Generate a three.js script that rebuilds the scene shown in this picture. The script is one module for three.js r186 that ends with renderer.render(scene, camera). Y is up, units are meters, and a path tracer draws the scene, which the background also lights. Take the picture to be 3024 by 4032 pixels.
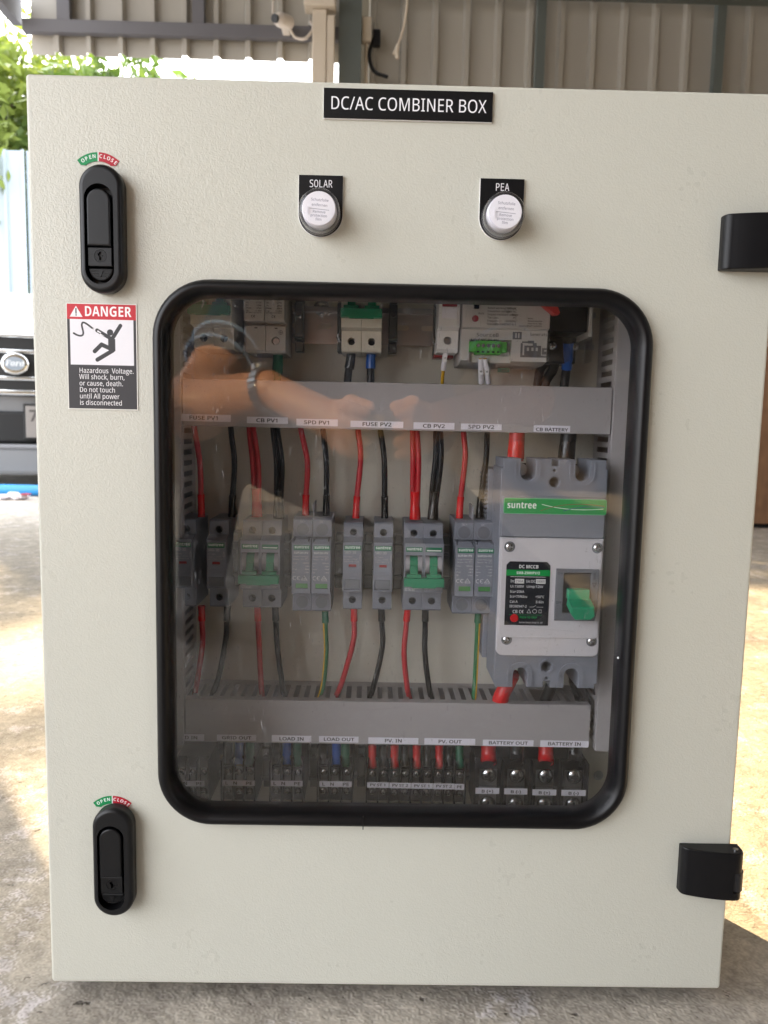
import * as THREE from 'three';
import { RoundedBoxGeometry } from 'three/addons/geometries/RoundedBoxGeometry.js';
import { mergeGeometries, mergeVertices } from 'three/addons/utils/BufferGeometryUtils.js';
import { MarchingCubes } from 'three/addons/objects/MarchingCubes.js';
import { Brush, Evaluator, SUBTRACTION } from 'three-bvh-csg';

// ---------------------------------------------------------------- camera, sky, sun, exposure
const scene = new THREE.Scene();
const renderer = new THREE.WebGLRenderer({ antialias: true });
renderer.toneMapping = THREE.LinearToneMapping;
renderer.toneMappingExposure = 6.4;
renderer.shadowMap.enabled = true;

const LIFT = 0.018;                                   // lower edge of the door above the floor
const EYE = new THREE.Vector3(-0.01943, 0.45696 + LIFT, 0.58515);
const FWD = new THREE.Vector3(0.0138096, -0.11058644, -0.99377158).normalize();
const RIGHT = new THREE.Vector3(0.99969901, 0.02071006, 0.01147949).normalize();
const UPV = new THREE.Vector3().crossVectors(RIGHT, FWD).normalize();
const FPX = 3028;
const camera = new THREE.PerspectiveCamera(2 * Math.atan(2016 / FPX) * 180 / Math.PI, 0.75, 0.02, 900);
camera.position.copy(EYE);
camera.up.copy(UPV);
camera.lookAt(EYE.clone().add(FWD));
camera.focus = 0.6;
camera.userData.fStop = 13;
scene.add(camera);

const SUN_DIR = new THREE.Vector3(-0.6, 0.51, -0.8).normalize();
{
  const w = 256, h = 128, d = new Float32Array(w * h * 4);
  for (let j = 0; j < h; j++) for (let i = 0; i < w; i++) {
    const el = ((j + 0.5) / h - 0.5) * Math.PI, az = ((i + 0.5) / w - 0.5) * 2 * Math.PI;
    const s = Math.max(0, Math.sin(el));
    const v = new THREE.Vector3(Math.cos(el) * Math.cos(az), Math.sin(el), Math.cos(el) * Math.sin(az));
    const near = Math.pow(Math.max(0, v.dot(SUN_DIR)), 6);
    const k = 1.0 - 0.3 * s;
    const c = el < 0 ? [0.30, 0.28, 0.26] : [k * 0.98 + 0.5 * near, k * 1.0 + 0.47 * near, k * 1.05 + 0.38 * near];
    const o = (j * w + i) * 4;
    d[o] = c[0]; d[o + 1] = c[1]; d[o + 2] = c[2]; d[o + 3] = 1;
  }
  const sky = new THREE.DataTexture(d, w, h, THREE.RGBAFormat, THREE.FloatType);
  sky.mapping = THREE.EquirectangularReflectionMapping;
  sky.magFilter = THREE.LinearFilter; sky.minFilter = THREE.LinearFilter; sky.needsUpdate = true;
  scene.background = sky; scene.environment = sky;
}
const sun = new THREE.DirectionalLight(new THREE.Color(1.0, 0.74, 0.42), 2.9);
sun.position.copy(SUN_DIR.clone().multiplyScalar(40));
sun.castShadow = true;
Object.assign(sun.shadow.camera, { left: -12, right: 12, top: 12, bottom: -12, near: 1, far: 80 });
sun.shadow.mapSize.set(2048, 2048);
scene.add(sun); scene.add(sun.target);

// ---------------------------------------------------------------- helpers
function P(px, py, z) {                               // point of the photograph on the plane at depth z
  const d = FWD.clone().multiplyScalar(FPX).addScaledVector(RIGHT, px - 1512).addScaledVector(UPV, 2016 - py);
  const t = (z - EYE.z) / d.z;
  return [EYE.x + t * d.x, EYE.y + t * d.y];
}
const PV = (px, py, z) => { const p = P(px, py, z); return new THREE.Vector3(p[0], p[1], z); };
function rng(seed) { let a = seed >>> 0; return () => { a = (a + 0x6D2B79F5) | 0; let t = Math.imul(a ^ (a >>> 15), 1 | a); t = (t + Math.imul(t ^ (t >>> 7), 61 | t)) ^ t; return ((t ^ (t >>> 14)) >>> 0) / 4294967296; }; }
const taken = {};
function numbered(n) { const k = taken[n] = (taken[n] ?? -1) + 1; return k ? n + '_' + String(k).padStart(3, '0') : n; }
function mk(name, geo, mat, parent, label) {
  const m = new THREE.Mesh(geo, mat); m.name = parent ? name : numbered(name);
  m.castShadow = m.receiveShadow = true; (parent || scene).add(m);
  if (label) m.userData.label = label;
  return m;
}
function thing(name, label, category, pos = [0, 0, 0], group, kind) {
  const g = new THREE.Group(); g.name = numbered(name); g.position.set(...pos); scene.add(g);
  g.userData = { label, category }; if (group) g.userData.group = group; if (kind) g.userData.kind = kind;
  return g;
}
function tag(o, label, category, group) { o.userData.label = label; o.userData.category = category; if (group) o.userData.group = group; return o; }
function struct(name, geo, mat) { const m = mk(name, geo, mat); m.userData.kind = 'structure'; return m; }
function copyOf(o, pos, label) { const c = o.clone(); c.name = numbered(o.name.replace(/_\d{3}$/, '')); c.userData = { ...o.userData }; c.position.set(...pos); if (label) c.userData.label = label; scene.add(c); return c; }
const tr = (g, x, y, z) => g.translate(x, y, z);
const box = (w, h, d, x = 0, y = 0, z = 0) => new THREE.BoxGeometry(w, h, d).translate(x, y, z);
const rb = (w, h, d, r, x = 0, y = 0, z = 0) => new RoundedBoxGeometry(w, h, d, 3, Math.min(r, w / 2.01, h / 2.01, d / 2.01)).translate(x, y, z);
const cyl = (r, len, x = 0, y = 0, z = 0, seg = 24, r2) => new THREE.CylinderGeometry(r, r2 ?? r, len, seg).rotateX(Math.PI / 2).translate(x, y, z);   // axis along z
const cylX = (r, len, x = 0, y = 0, z = 0, seg = 24) => new THREE.CylinderGeometry(r, r, len, seg).rotateZ(Math.PI / 2).translate(x, y, z);
const cylY = (r, len, x = 0, y = 0, z = 0, seg = 24, r2) => new THREE.CylinderGeometry(r, r2 ?? r, len, seg).translate(x, y, z);
function strip(g) { const n = g.index ? g.toNonIndexed() : g; for (const k of Object.keys(n.attributes)) if (!['position', 'normal', 'uv'].includes(k)) n.deleteAttribute(k); return n; }
const merge = (list) => mergeGeometries(list.map(strip));
function rrect(x0, y0, x1, y1, r, S = THREE.Shape) {
  const s = new S(); r = Array.isArray(r) ? r : [r, r, r, r];                      // bl, br, tr, tl
  s.moveTo(x0 + r[0], y0); s.lineTo(x1 - r[1], y0); if (r[1]) s.absarc(x1 - r[1], y0 + r[1], r[1], -Math.PI / 2, 0);
  s.lineTo(x1, y1 - r[2]); if (r[2]) s.absarc(x1 - r[2], y1 - r[2], r[2], 0, Math.PI / 2);
  s.lineTo(x0 + r[3], y1); if (r[3]) s.absarc(x0 + r[3], y1 - r[3], r[3], Math.PI / 2, Math.PI);
  s.lineTo(x0, y0 + r[0]); if (r[0]) s.absarc(x0 + r[0], y0 + r[0], r[0], Math.PI, Math.PI * 1.5);
  return s;
}
function poly(pts) { const s = new THREE.Shape(); pts.forEach((p, i) => i ? s.lineTo(...p) : s.moveTo(...p)); s.closePath(); return s; }
function tidy(shape, curve) {                          // the outline and its holes as plain points, repeats dropped
  const pts = (c) => { const out = []; for (const p of c.getPoints(curve)) if (!out.length || out[out.length - 1].distanceTo(p) > 2e-6) out.push(p.clone()); while (out.length > 3 && out[0].distanceTo(out[out.length - 1]) < 2e-6) out.pop(); return out; };
  const s = new THREE.Shape(pts(shape)); s.holes = shape.holes.map((h) => new THREE.Path(pts(h))); return s;
}
function ext(shape, depth, bevel = 0, z = 0, seg = 2, curve = 16) {                 // from z to z + depth, outline kept
  shape = tidy(shape, curve);
  const g = new THREE.ExtrudeGeometry(shape, bevel ? { depth: Math.max(1e-5, depth - 2 * bevel), bevelEnabled: true, bevelSize: bevel, bevelThickness: bevel, bevelOffset: -bevel, bevelSegments: seg, curveSegments: curve } : { depth, bevelEnabled: false, curveSegments: curve });
  return g.translate(0, 0, z + (bevel || 0));
}
function extX(pts, w, bevel = 0) {                     // side profile [z, y] pulled along x, centred on x = 0
  const g = ext(poly(pts.map(([z, y]) => [-z, y])), w, bevel);                     // shape x = -z
  return g.rotateY(Math.PI / 2).translate(-w / 2, 0, 0);
}
const ev = new Evaluator(); ev.useGroups = false; ev.attributes = ['position', 'normal'];
function cut(geo, cutters) {
  let b = new Brush(geo); b.updateMatrixWorld();
  for (const c of cutters) { const k = new Brush(c); k.updateMatrixWorld(); b = ev.evaluate(b, k, SUBTRACTION); }
  const g = b.geometry; g.clearGroups();
  const out = strip(g);
  const pos = out.attributes.position, uv = new Float32Array(pos.count * 2);
  for (let i = 0; i < pos.count; i++) { uv[2 * i] = pos.getX(i); uv[2 * i + 1] = pos.getY(i); }
  out.setAttribute('uv', new THREE.BufferAttribute(uv, 2));
  return out;
}
function metreUV(geo) {                                // uv in metres by the way each face points
  const g = geo.index ? geo.toNonIndexed() : geo, p = g.attributes.position, uv = new Float32Array(p.count * 2);
  const a = new THREE.Vector3(), b = new THREE.Vector3(), c = new THREE.Vector3();
  for (let i = 0; i < p.count; i += 3) {
    a.fromBufferAttribute(p, i); b.fromBufferAttribute(p, i + 1); c.fromBufferAttribute(p, i + 2);
    const n = b.clone().sub(a).cross(c.clone().sub(a)); const x = Math.abs(n.x), y = Math.abs(n.y), z = Math.abs(n.z);
    [a, b, c].forEach((v, k) => { const o = 2 * (i + k); if (z >= x && z >= y) { uv[o] = v.x; uv[o + 1] = v.y; } else if (x >= y) { uv[o] = v.z; uv[o + 1] = v.y; } else { uv[o] = v.x; uv[o + 1] = v.z; } });
  }
  g.setAttribute('uv', new THREE.BufferAttribute(uv, 2));
  return g;
}
// value noise that tiles
function tileNoise(n, seed) {
  const r = rng(seed), t = new Float32Array(n * n).map(() => r());
  return (x, y) => {
    const xi = Math.floor(x), yi = Math.floor(y), fx = x - xi, fy = y - yi, u = fx * fx * (3 - 2 * fx), v = fy * fy * (3 - 2 * fy);
    const g = (i, j) => t[((j % n + n) % n) * n + ((i % n + n) % n)];
    return (g(xi, yi) * (1 - u) + g(xi + 1, yi) * u) * (1 - v) + (g(xi, yi + 1) * (1 - u) + g(xi + 1, yi + 1) * u) * v;
  };
}
function dataTex(w, h, fn, srgb, repeat) {
  const d = new Uint8Array(w * h * 4);
  for (let j = 0; j < h; j++) for (let i = 0; i < w; i++) { const c = fn(i, j), o = (j * w + i) * 4; d[o] = c[0]; d[o + 1] = c[1]; d[o + 2] = c[2]; d[o + 3] = c[3] ?? 255; }
  const t = new THREE.DataTexture(d, w, h); t.magFilter = THREE.LinearFilter; t.minFilter = THREE.LinearMipmapLinearFilter; t.generateMipmaps = true;
  t.wrapS = t.wrapT = THREE.RepeatWrapping; if (srgb) t.colorSpace = THREE.SRGBColorSpace; if (repeat) t.repeat.set(repeat, repeat); t.needsUpdate = true;
  return t;
}
const clamp = (v, a = 0, b = 255) => Math.max(a, Math.min(b, v));

// the sheet that all print is drawn on: 6.5 pixels to the millimetre
const SHEET = document.createElement('canvas'); SHEET.width = SHEET.height = 2048;
const ctx = SHEET.getContext('2d'); ctx.clearRect(0, 0, 2048, 2048);
const sheetTex = new THREE.CanvasTexture(SHEET); sheetTex.colorSpace = THREE.SRGBColorSpace; sheetTex.anisotropy = 8;
let cx = 4, cy = 4, rowH = 0;
function printed(wmm, hmm, draw, ppm = 6.5) {            // reserves a piece of the sheet, draws in millimetres, returns its uv box
  const w = Math.ceil(wmm * ppm), h = Math.ceil(hmm * ppm);
  if (cx + w + 6 > 2048) { cx = 4; cy += rowH + 6; rowH = 0; }
  if (cy + h > 2046) throw new Error('print sheet full');
  ctx.save(); ctx.beginPath(); ctx.rect(cx - 2, cy - 2, w + 4, h + 4); ctx.clip(); ctx.translate(cx, cy); ctx.scale(w / wmm, h / hmm); draw(ctx, wmm, hmm); ctx.restore();
  const r = { u0: cx / 2048, u1: (cx + w) / 2048, v1: 1 - cy / 2048, v0: 1 - (cy + h) / 2048 };
  cx += w + 6; rowH = Math.max(rowH, h);
  return r;
}
function toUV(geo, r, x0, y0, x1, y1) {                // maps the sheet piece onto a box of the geometry's own x and y
  const p = geo.attributes.position, uv = new Float32Array(p.count * 2);
  for (let i = 0; i < p.count; i++) { uv[2 * i] = r.u0 + (r.u1 - r.u0) * clamp((p.getX(i) - x0) / (x1 - x0), 0, 1); uv[2 * i + 1] = r.v0 + (r.v1 - r.v0) * clamp((p.getY(i) - y0) / (y1 - y0), 0, 1); }
  geo.setAttribute('uv', new THREE.BufferAttribute(uv, 2)); return geo;
}
const std = (color, roughness = 0.5, metalness = 0, more = {}) => new THREE.MeshStandardMaterial({ color, roughness, metalness, ...more });
const phy = (o) => new THREE.MeshPhysicalMaterial(o);
const M = {
  printOpaque: phy({ map: sheetTex, roughness: 0.45, specularIntensity: 0.7 }),
  printMatt: new THREE.MeshStandardMaterial({ map: sheetTex, roughness: 0.6 }),
  printClear: new THREE.MeshStandardMaterial({ map: sheetTex, roughness: 0.6, transparent: true }),
  black: phy({ color: '#0d0d10', roughness: 0.4, specularIntensity: 0.6 }), blackSatin: phy({ color: '#0f1013', roughness: 0.34, specularIntensity: 0.7 }), rubber: phy({ color: '#0a0a0d', roughness: 0.36, specularIntensity: 0.65 }), pit: std('#060607', 0.8),
  grey: std('#7d818c', 0.48), greyDark: std('#6a6d75', 0.5), greyLight: std('#c9c7cc', 0.45), greyMid: std('#9b9aa0', 0.5),
  beige: std('#d8d3c6', 0.45), white: std('#e4e3e2', 0.45), atsGrey: std('#c6c3bf', 0.5), green: std('#12805a', 0.4), greenLamp: std('#4f8a4f', 0.3), greenPlug: std('#58b04a', 0.45),
  duct: std('#a5a1a2', 0.5), plate: std('#cfcbbe', 0.55), red: std('#c0161f', 0.35), redDark: std('#8d1a1c', 0.5), blue: std('#1c5bb0', 0.4),
  wireRed: std('#b31b26', 0.42), wireBlack: phy({ color: '#0c0c10', roughness: 0.42, specularIntensity: 0.7 }), wireYellow: std('#d8a814', 0.45), wireGreen: std('#1d6b3e', 0.45), sleeveRed: std('#cf1219', 0.22), sleeveBlack: std('#0d0d0f', 0.22), sleeveGreen: std('#12684a', 0.35), sleeveBlue: std('#1a56ad', 0.3),
  steel: std('#c9cbcd', 0.22, 1), zinc: std('#b4b6b8', 0.36, 1), zincDark: std('#55585a', 0.38, 0.9), chrome: std('#e3e5e6', 0.1, 1),
  paperWhite: std('#eceaf2', 0.5),
  clear: phy({ color: '#ffffff', roughness: 0.06, transmission: 1, thickness: 0, ior: 1.5 }),
};

// ---------------------------------------------------------------- floor
{
  const N = 1024, a = tileNoise(8, 3), b = tileNoise(32, 5), c = tileNoise(128, 7), e = tileNoise(512, 9), q = tileNoise(24, 15), q2 = tileNoise(96, 21);
  const at = (i, j) => { const x = i / N, y = j / N; return [x, y, a(x * 8, y * 8), b(x * 32, y * 32), c(x * 128, y * 128), e(x * 512, y * 512), q(x * 24 + 3, y * 24), q2(x * 96, y * 96)]; };
  const marks = (l, m, h, w, w2, f) => [clamp((w * 0.5 + w2 * 0.3 + f * 0.2 - 0.6) * 8, 0, 1), clamp((0.2 - (w2 * 0.5 + h * 0.3 + f * 0.2)) * 14, 0, 1)];
  const map = dataTex(N, N, (i, j) => {
    const [, , l, m, h, f, w, w2] = at(i, j), [blotch, dark] = marks(l, m, h, w, w2, f);
    const v = 172 + 18 * (l - 0.5) + 26 * (m - 0.5) + 28 * (h - 0.5) + 30 * (f - 0.5) + blotch * 26 - dark * 50, warm = 1 - 0.7 * blotch;
    return [clamp(v + 3 * warm), clamp(v * 0.975), clamp(v * (1 - 0.085 * warm))];
  }, true, 1 / 0.9);
  const bump = dataTex(N, N, (i, j) => {
    const [, , l, m, h, f, w, w2] = at(i, j), [blotch, dark] = marks(l, m, h, w, w2, f);
    const v = clamp(128 + 20 * (l - 0.5) + 44 * (m - 0.5) + 60 * (h - 0.5) + 44 * (f - 0.5) + 20 * blotch - 70 * dark);
    return [v, v, v];
  }, false, 1 / 0.9);
  const mat = new THREE.MeshStandardMaterial({ map, bumpMap: bump, bumpScale: 0.0024, roughness: 0.75 });
  const g = new THREE.PlaneGeometry(300, 300).rotateX(-Math.PI / 2);
  const p = g.attributes.position, uv = g.attributes.uv;
  for (let i = 0; i < p.count; i++) uv.setXY(i, p.getX(i), -p.getZ(i));
  struct('concrete_ground', g, mat);
}

// ---------------------------------------------------------------- shed behind the cabinet
const WZ = -4.6;
const panelMat = std('#a6a29a', 0.5), steelPaint = std('#626166', 0.5), steelGreen = std('#5a615f', 0.5), pvc = std('#cfc4b4', 0.5);
function ribbed(x0, x1, y0, y1, pitch, deep, mat, parent, z) {                      // one corrugated sheet, ribs proud of the flat pans
  const pts = []; let x = x0;
  while (x < x1) { for (const [dx, dz] of [[0, 0], [pitch * 0.74, 0], [pitch * 0.8, deep], [pitch * 0.94, deep], [pitch, 0]]) if (x + dx <= x1 + 1e-6) pts.push([x + dx, dz]); x += pitch; }
  if (pts[pts.length - 1][0] < x1 - 1e-4) pts.push([x1, pts[pts.length - 1][1]]);
  const s = []; for (const p of pts) if (!s.length || p[0] - s[s.length - 1][0] > 1e-5) s.push(p);
  const shape = poly([...s, ...s.slice().reverse().map(([a, b]) => [a, b - 0.004])]);
  const g = new THREE.ExtrudeGeometry(shape, { depth: y1 - y0, bevelEnabled: false }).rotateX(-Math.PI / 2);      // (x, dz) -> x, -y ; depth -> up
  g.scale(1, 1, -1); const idx = g.index; if (!idx) { const p = g.attributes.position.array, n = g.attributes.normal.array; for (let i = 0; i < p.length; i += 9) for (let k = 0; k < 3; k++) { [p[i + k], p[i + 6 + k]] = [p[i + 6 + k], p[i + k]]; [n[i + k], n[i + 6 + k]] = [n[i + 6 + k], n[i + k]]; } }
  g.translate(0, y0, z);
  return mk('sheet', g, mat, parent);
}
const corner = P(95, 140, WZ), wallLow = P(700, 214, WZ)[1], colL = P(1335, 200, WZ)[0], colR = P(1422, 200, WZ)[0];
{
  const g = thing('shed_wall', 'grey ribbed metal shed wall above the opening, dark steel frame and column', 'wall', [0, 0, 0]);
  const pitch = 118 / FPX * (EYE.z - WZ);
  for (let i = 0, x = corner[0] + 0.02; i < 3; i++) { const w = pitch * 4; ribbed(x, Math.min(x + w, colL), wallLow, 3.5, pitch, 0.045, panelMat, g, WZ - 0.06); x += w; }
  const pl0 = P(700, 96, WZ)[1], pl1 = P(700, 146, WZ)[1];
  mk('purlin', box(colL - corner[0], pl0 - pl1, 0.05, (colL + corner[0]) / 2, (pl0 + pl1) / 2, WZ), steelPaint, g);
  for (const [a, b] of [[228, 278], [760, 806]]) { const x0 = P(a, 50, WZ)[0], x1 = P(b, 50, WZ)[0]; mk('upright', box(x1 - x0, 3.5 - pl0 - 0.004, 0.045, (x0 + x1) / 2, (3.5 + pl0) / 2, WZ), steelPaint, g); }
  mk('column', box(colR - colL, 3.5, 0.15, (colL + colR) / 2, 1.75, WZ - 0.02), steelGreen, g);
}
{
  const g = thing('shed_wall', 'full height ribbed metal wall between dark steel posts, right of the column', 'wall', [0, 0, 0]);
  const pitch = 120 / FPX * (EYE.z - WZ);
  for (let i = 0, x = colL + 0.03; i < 5; i++) { ribbed(x, x + pitch * 5, 0, 3.5, pitch, 0.045, panelMat, g, WZ - 0.16); x += pitch * 5; }
  for (const [a, b] of [[2118, 2153], [2829, 2864], [3540, 3575]]) { const x0 = P(a, 100, WZ)[0], x1 = P(b, 100, WZ)[0]; mk('post', box(x1 - x0, 3.5, 0.06, (x0 + x1) / 2, 1.75, WZ - 0.05), steelGreen, g); }
  const yb = P(2600, 4, WZ)[1]; mk('beam', box(4.6, 0.07, 0.06, colR + 2.3, yb + 0.03, WZ + 0.012), steelGreen, g);
}
{ // roof over the yard, seen as the dark eave in one corner
  const g = thing('shed_roof', 'underside of the shed roof with its steel eave beam', 'roof', [0, 0, 0]);
  mk('roof_sheet', box(9.0, 0.03, 10.2, corner[0] + 4.4, 3.56, WZ + 5.05), panelMat, g);
  mk('eave_beam', box(0.06, 0.16, 10.2, corner[0] - 0.06, corner[1] + 0.16, WZ + 5.05), steelPaint, g);
  for (let i = 0; i < 8; i++) mk('rafter', box(9.0, 0.1, 0.05, corner[0] + 4.4, 3.49, WZ + 0.6 + i * 1.3), steelPaint, g);
}
{ // sheet wall along one side, out of the picture: its edge ends the strip of sun on the floor
  const g = thing('side_wall', 'ribbed metal side wall of the shed beside the open bay', 'wall', [corner[0] - 0.06, 0, 0]);
  for (const [a, b, y0, y1] of [[-0.15, 1.7, 0, 3.1], [1.7, 2.6, 0, 2.2], [1.7, 2.6, 2.56, 3.1], [2.6, 2.85, 0, 3.1]]) { const w = ribbed(a, b, y0, y1, 0.2, 0.03, panelMat, g, 0); w.rotation.y = Math.PI / 2; }   // a vent slot is left open high up
}
{ // closed end of the shed, out of the picture
  const g = thing('end_wall', 'ribbed metal end wall closing the shed beyond the cardboard carton', 'wall', [corner[0] + 8.8, 0, 0]);
  const w = ribbed(-5.5, 4.7, 0, 3.5, 0.2, 0.03, panelMat, g, 0); w.rotation.y = -Math.PI / 2;
}
{ // downpipe with its head box
  const x0 = P(1232, 200, WZ)[0], x1 = P(1320, 200, WZ)[0], top = P(1270, 78, WZ)[1], b = [P(1205, 75, WZ), P(1327, 22, WZ)];
  const g = thing('cable_trunking', 'cream plastic trunking with a square box on top beside the shed column', 'trunking', [(x0 + x1) / 2, 0, WZ + 0.1]);
  mk('trunk', rb((x1 - x0) * 0.62, top, 0.06, 0.006, -(x1 - x0) * 0.15, top / 2, 0), pvc, g);
  mk('trunk', rb((x1 - x0) * 0.34, top - 0.03, 0.05, 0.006, (x1 - x0) * 0.34, (top - 0.03) / 2, 0), pvc, g);
  mk('head_box', rb(b[1][0] - b[0][0], b[1][1] - b[0][1], 0.12, 0.01, (b[0][0] + b[1][0]) / 2 - (x0 + x1) / 2, (b[0][1] + b[1][1]) / 2, 0.01), pvc, g);
}
{ // security camera
  const c = P(1122, 100, WZ + 0.12);
  const g = thing('security_camera', 'small white security camera with stub aerial hung below the shed purlin', 'camera', [c[0], c[1], WZ + 0.17]);
  const wm = std('#cfc6bd', 0.4);
  const body = new THREE.CapsuleGeometry(0.042, 0.07, 6, 20).rotateX(Math.PI / 2).rotateY(-0.55).rotateX(0.25);
  mk('body', body, wm, g);
  const face = new THREE.Group();
  const lens = mk('lens', cyl(0.024, 0.02, 0, 0, 0, 24), M.black, g); lens.position.set(-0.045, -0.016, 0.062); lens.rotation.set(0.25, -0.55, 0);
  mk('aerial', cylY(0.006, 0.07, -0.065, 0.07, 0.02, 10), wm, g);
  const cable = new THREE.CatmullRomCurve3([new THREE.Vector3(0.03, -0.02, -0.03), new THREE.Vector3(0.06, -0.06, -0.06), new THREE.Vector3(0.12, -0.07, -0.06), new THREE.Vector3(0.17, 0.0, -0.08), new THREE.Vector3(0.15, 0.06, -0.12)]);
  mk('cable', new THREE.TubeGeometry(cable, 30, 0.009, 8), wm, g);
  mk('bracket', rb(0.05, 0.05, 0.12, 0.01, 0.0, 0.01, -0.1), wm, g);
}
{ // socket box with thin conduit and a dark plug
  const a = P(1426, 60, WZ), b = P(1461, 158, WZ), m = (a[0] + b[0]) / 2;
  const g = thing('conduit_box', 'narrow cream conduit box with thin pipe and black plug on the shed wall', 'conduit', [m, 0, WZ - 0.06]);
  mk('box', rb(b[0] - a[0], a[1] - b[1], 0.06, 0.006, 0, (a[1] + b[1]) / 2, 0.02), pvc, g);
  mk('pipe', cylY(0.012, b[1], 0, b[1] / 2, 0.01, 12), pvc, g);
  mk('plug', rb(0.05, 0.1, 0.05, 0.01, 0.065, (a[1] + b[1]) / 2 - 0.04, 0.01), M.black, g);
  const c = new THREE.CatmullRomCurve3([[0.06, 2.9, 0], [0.02, 2.75, 0.03], [0.05, 2.66, 0.02], [0.14, 2.62, 0.03]].map((p) => new THREE.Vector3(p[0], p[1] - 2.9 + (a[1] + b[1]) / 2, p[2])));
  mk('plug_lead', new THREE.TubeGeometry(c, 24, 0.012, 8), M.black, g);
}
{ // loose white lead
  const q = [[1606, -30], [1600, 40], [1588, 110], [1566, 180], [1548, 215]].map(([x, y]) => PV(x, y, WZ + 0.02));
  const g = new THREE.TubeGeometry(new THREE.CatmullRomCurve3(q), 40, 0.008, 8);
  const q2 = [[1566, 180], [1562, 205], [1565, 232]].map(([x, y]) => PV(x, y, WZ + 0.02));
  const t = thing('hanging_lead', 'thin white lead with a split end hanging down the ribbed wall', 'cable', [0, 0, 0]);
  mk('lead', g, pvc, t); mk('plug', new THREE.TubeGeometry(new THREE.CatmullRomCurve3(q2), 12, 0.013, 8), pvc, t);
}
{ // brown carton by the wall
  const x0 = P(2700, 2078, -3.28)[0];
  const g = thing('cardboard_carton', 'tall brown cardboard carton standing on the floor before the shed wall', 'carton', [x0 + 0.65, 0, -3.6]);
  const a = tileNoise(64, 4), b = tileNoise(16, 6);
  const map = dataTex(256, 256, (i, j) => { const v = 0.9 + 0.1 * (a(i / 4, j / 64) - 0.5) + 0.12 * (b(i / 16, j / 16) - 0.5); return [clamp(150 * v), clamp(112 * v), clamp(82 * v)]; }, true, 2);
  const card = new THREE.MeshStandardMaterial({ map, roughness: 0.75 });
  mk('box_body', metreUV(rb(1.3, 1.6, 0.62, 0.006, 0, 0.82, 0.004)), card, g);
  for (const s of [-1, 1]) mk('top_flap', metreUV(rb(1.3, 0.006, 0.308, 0.002, 0, 1.624, 0.004 + s * 0.156)), card, g);
  mk('pallet_board', box(1.28, 0.02, 0.6, 0, 0.01, 0.0), M.black, g);
}

// ---------------------------------------------------------------- yard beyond: pipe, pickup, pale wall, trees
{
  const c = P(60, 1952, -4.2);
  const g = thing('water_pipe', 'bright blue plastic pipe lying along the floor before the parked car', 'pipe', [c[0] - 0.9, 0.036, -4.2]);
  mk('pipe_run', cylX(0.034, 3.2, 0, 0, 0, 20), std('#2f8fcf', 0.4), g);
  mk('coupling', cylX(0.041, 0.12, 0.35, 0.002, 0, 20), std('#2a86c4', 0.4), g);
}
{
  const r = rng(12); const lumps = [];
  for (let i = 0; i < 6; i++) { const s = 0.02 + 0.03 * r(); const g = new THREE.IcosahedronGeometry(s, 0); lumps.push([g.scale(1, 0.5, 1), (r() - 0.5) * 0.16, s * 0.4, (r() - 0.5) * 0.1]); }
  const c = P(112, 2000, -4.05);
  const t = thing('plastic_scrap', 'crumpled pale plastic scrap on the floor by the blue pipe', 'litter', [c[0] - 0.02, 0, -3.98]);
  mk('scrap', merge(lumps.map(([g, x, y, z]) => g.translate(x, y, z))), std('#d8d2d6', 0.5), t);
  mk('red_flap', rb(0.05, 0.004, 0.04, 0.001, 0.05, 0.035, 0.02), M.red, t);
}
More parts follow.
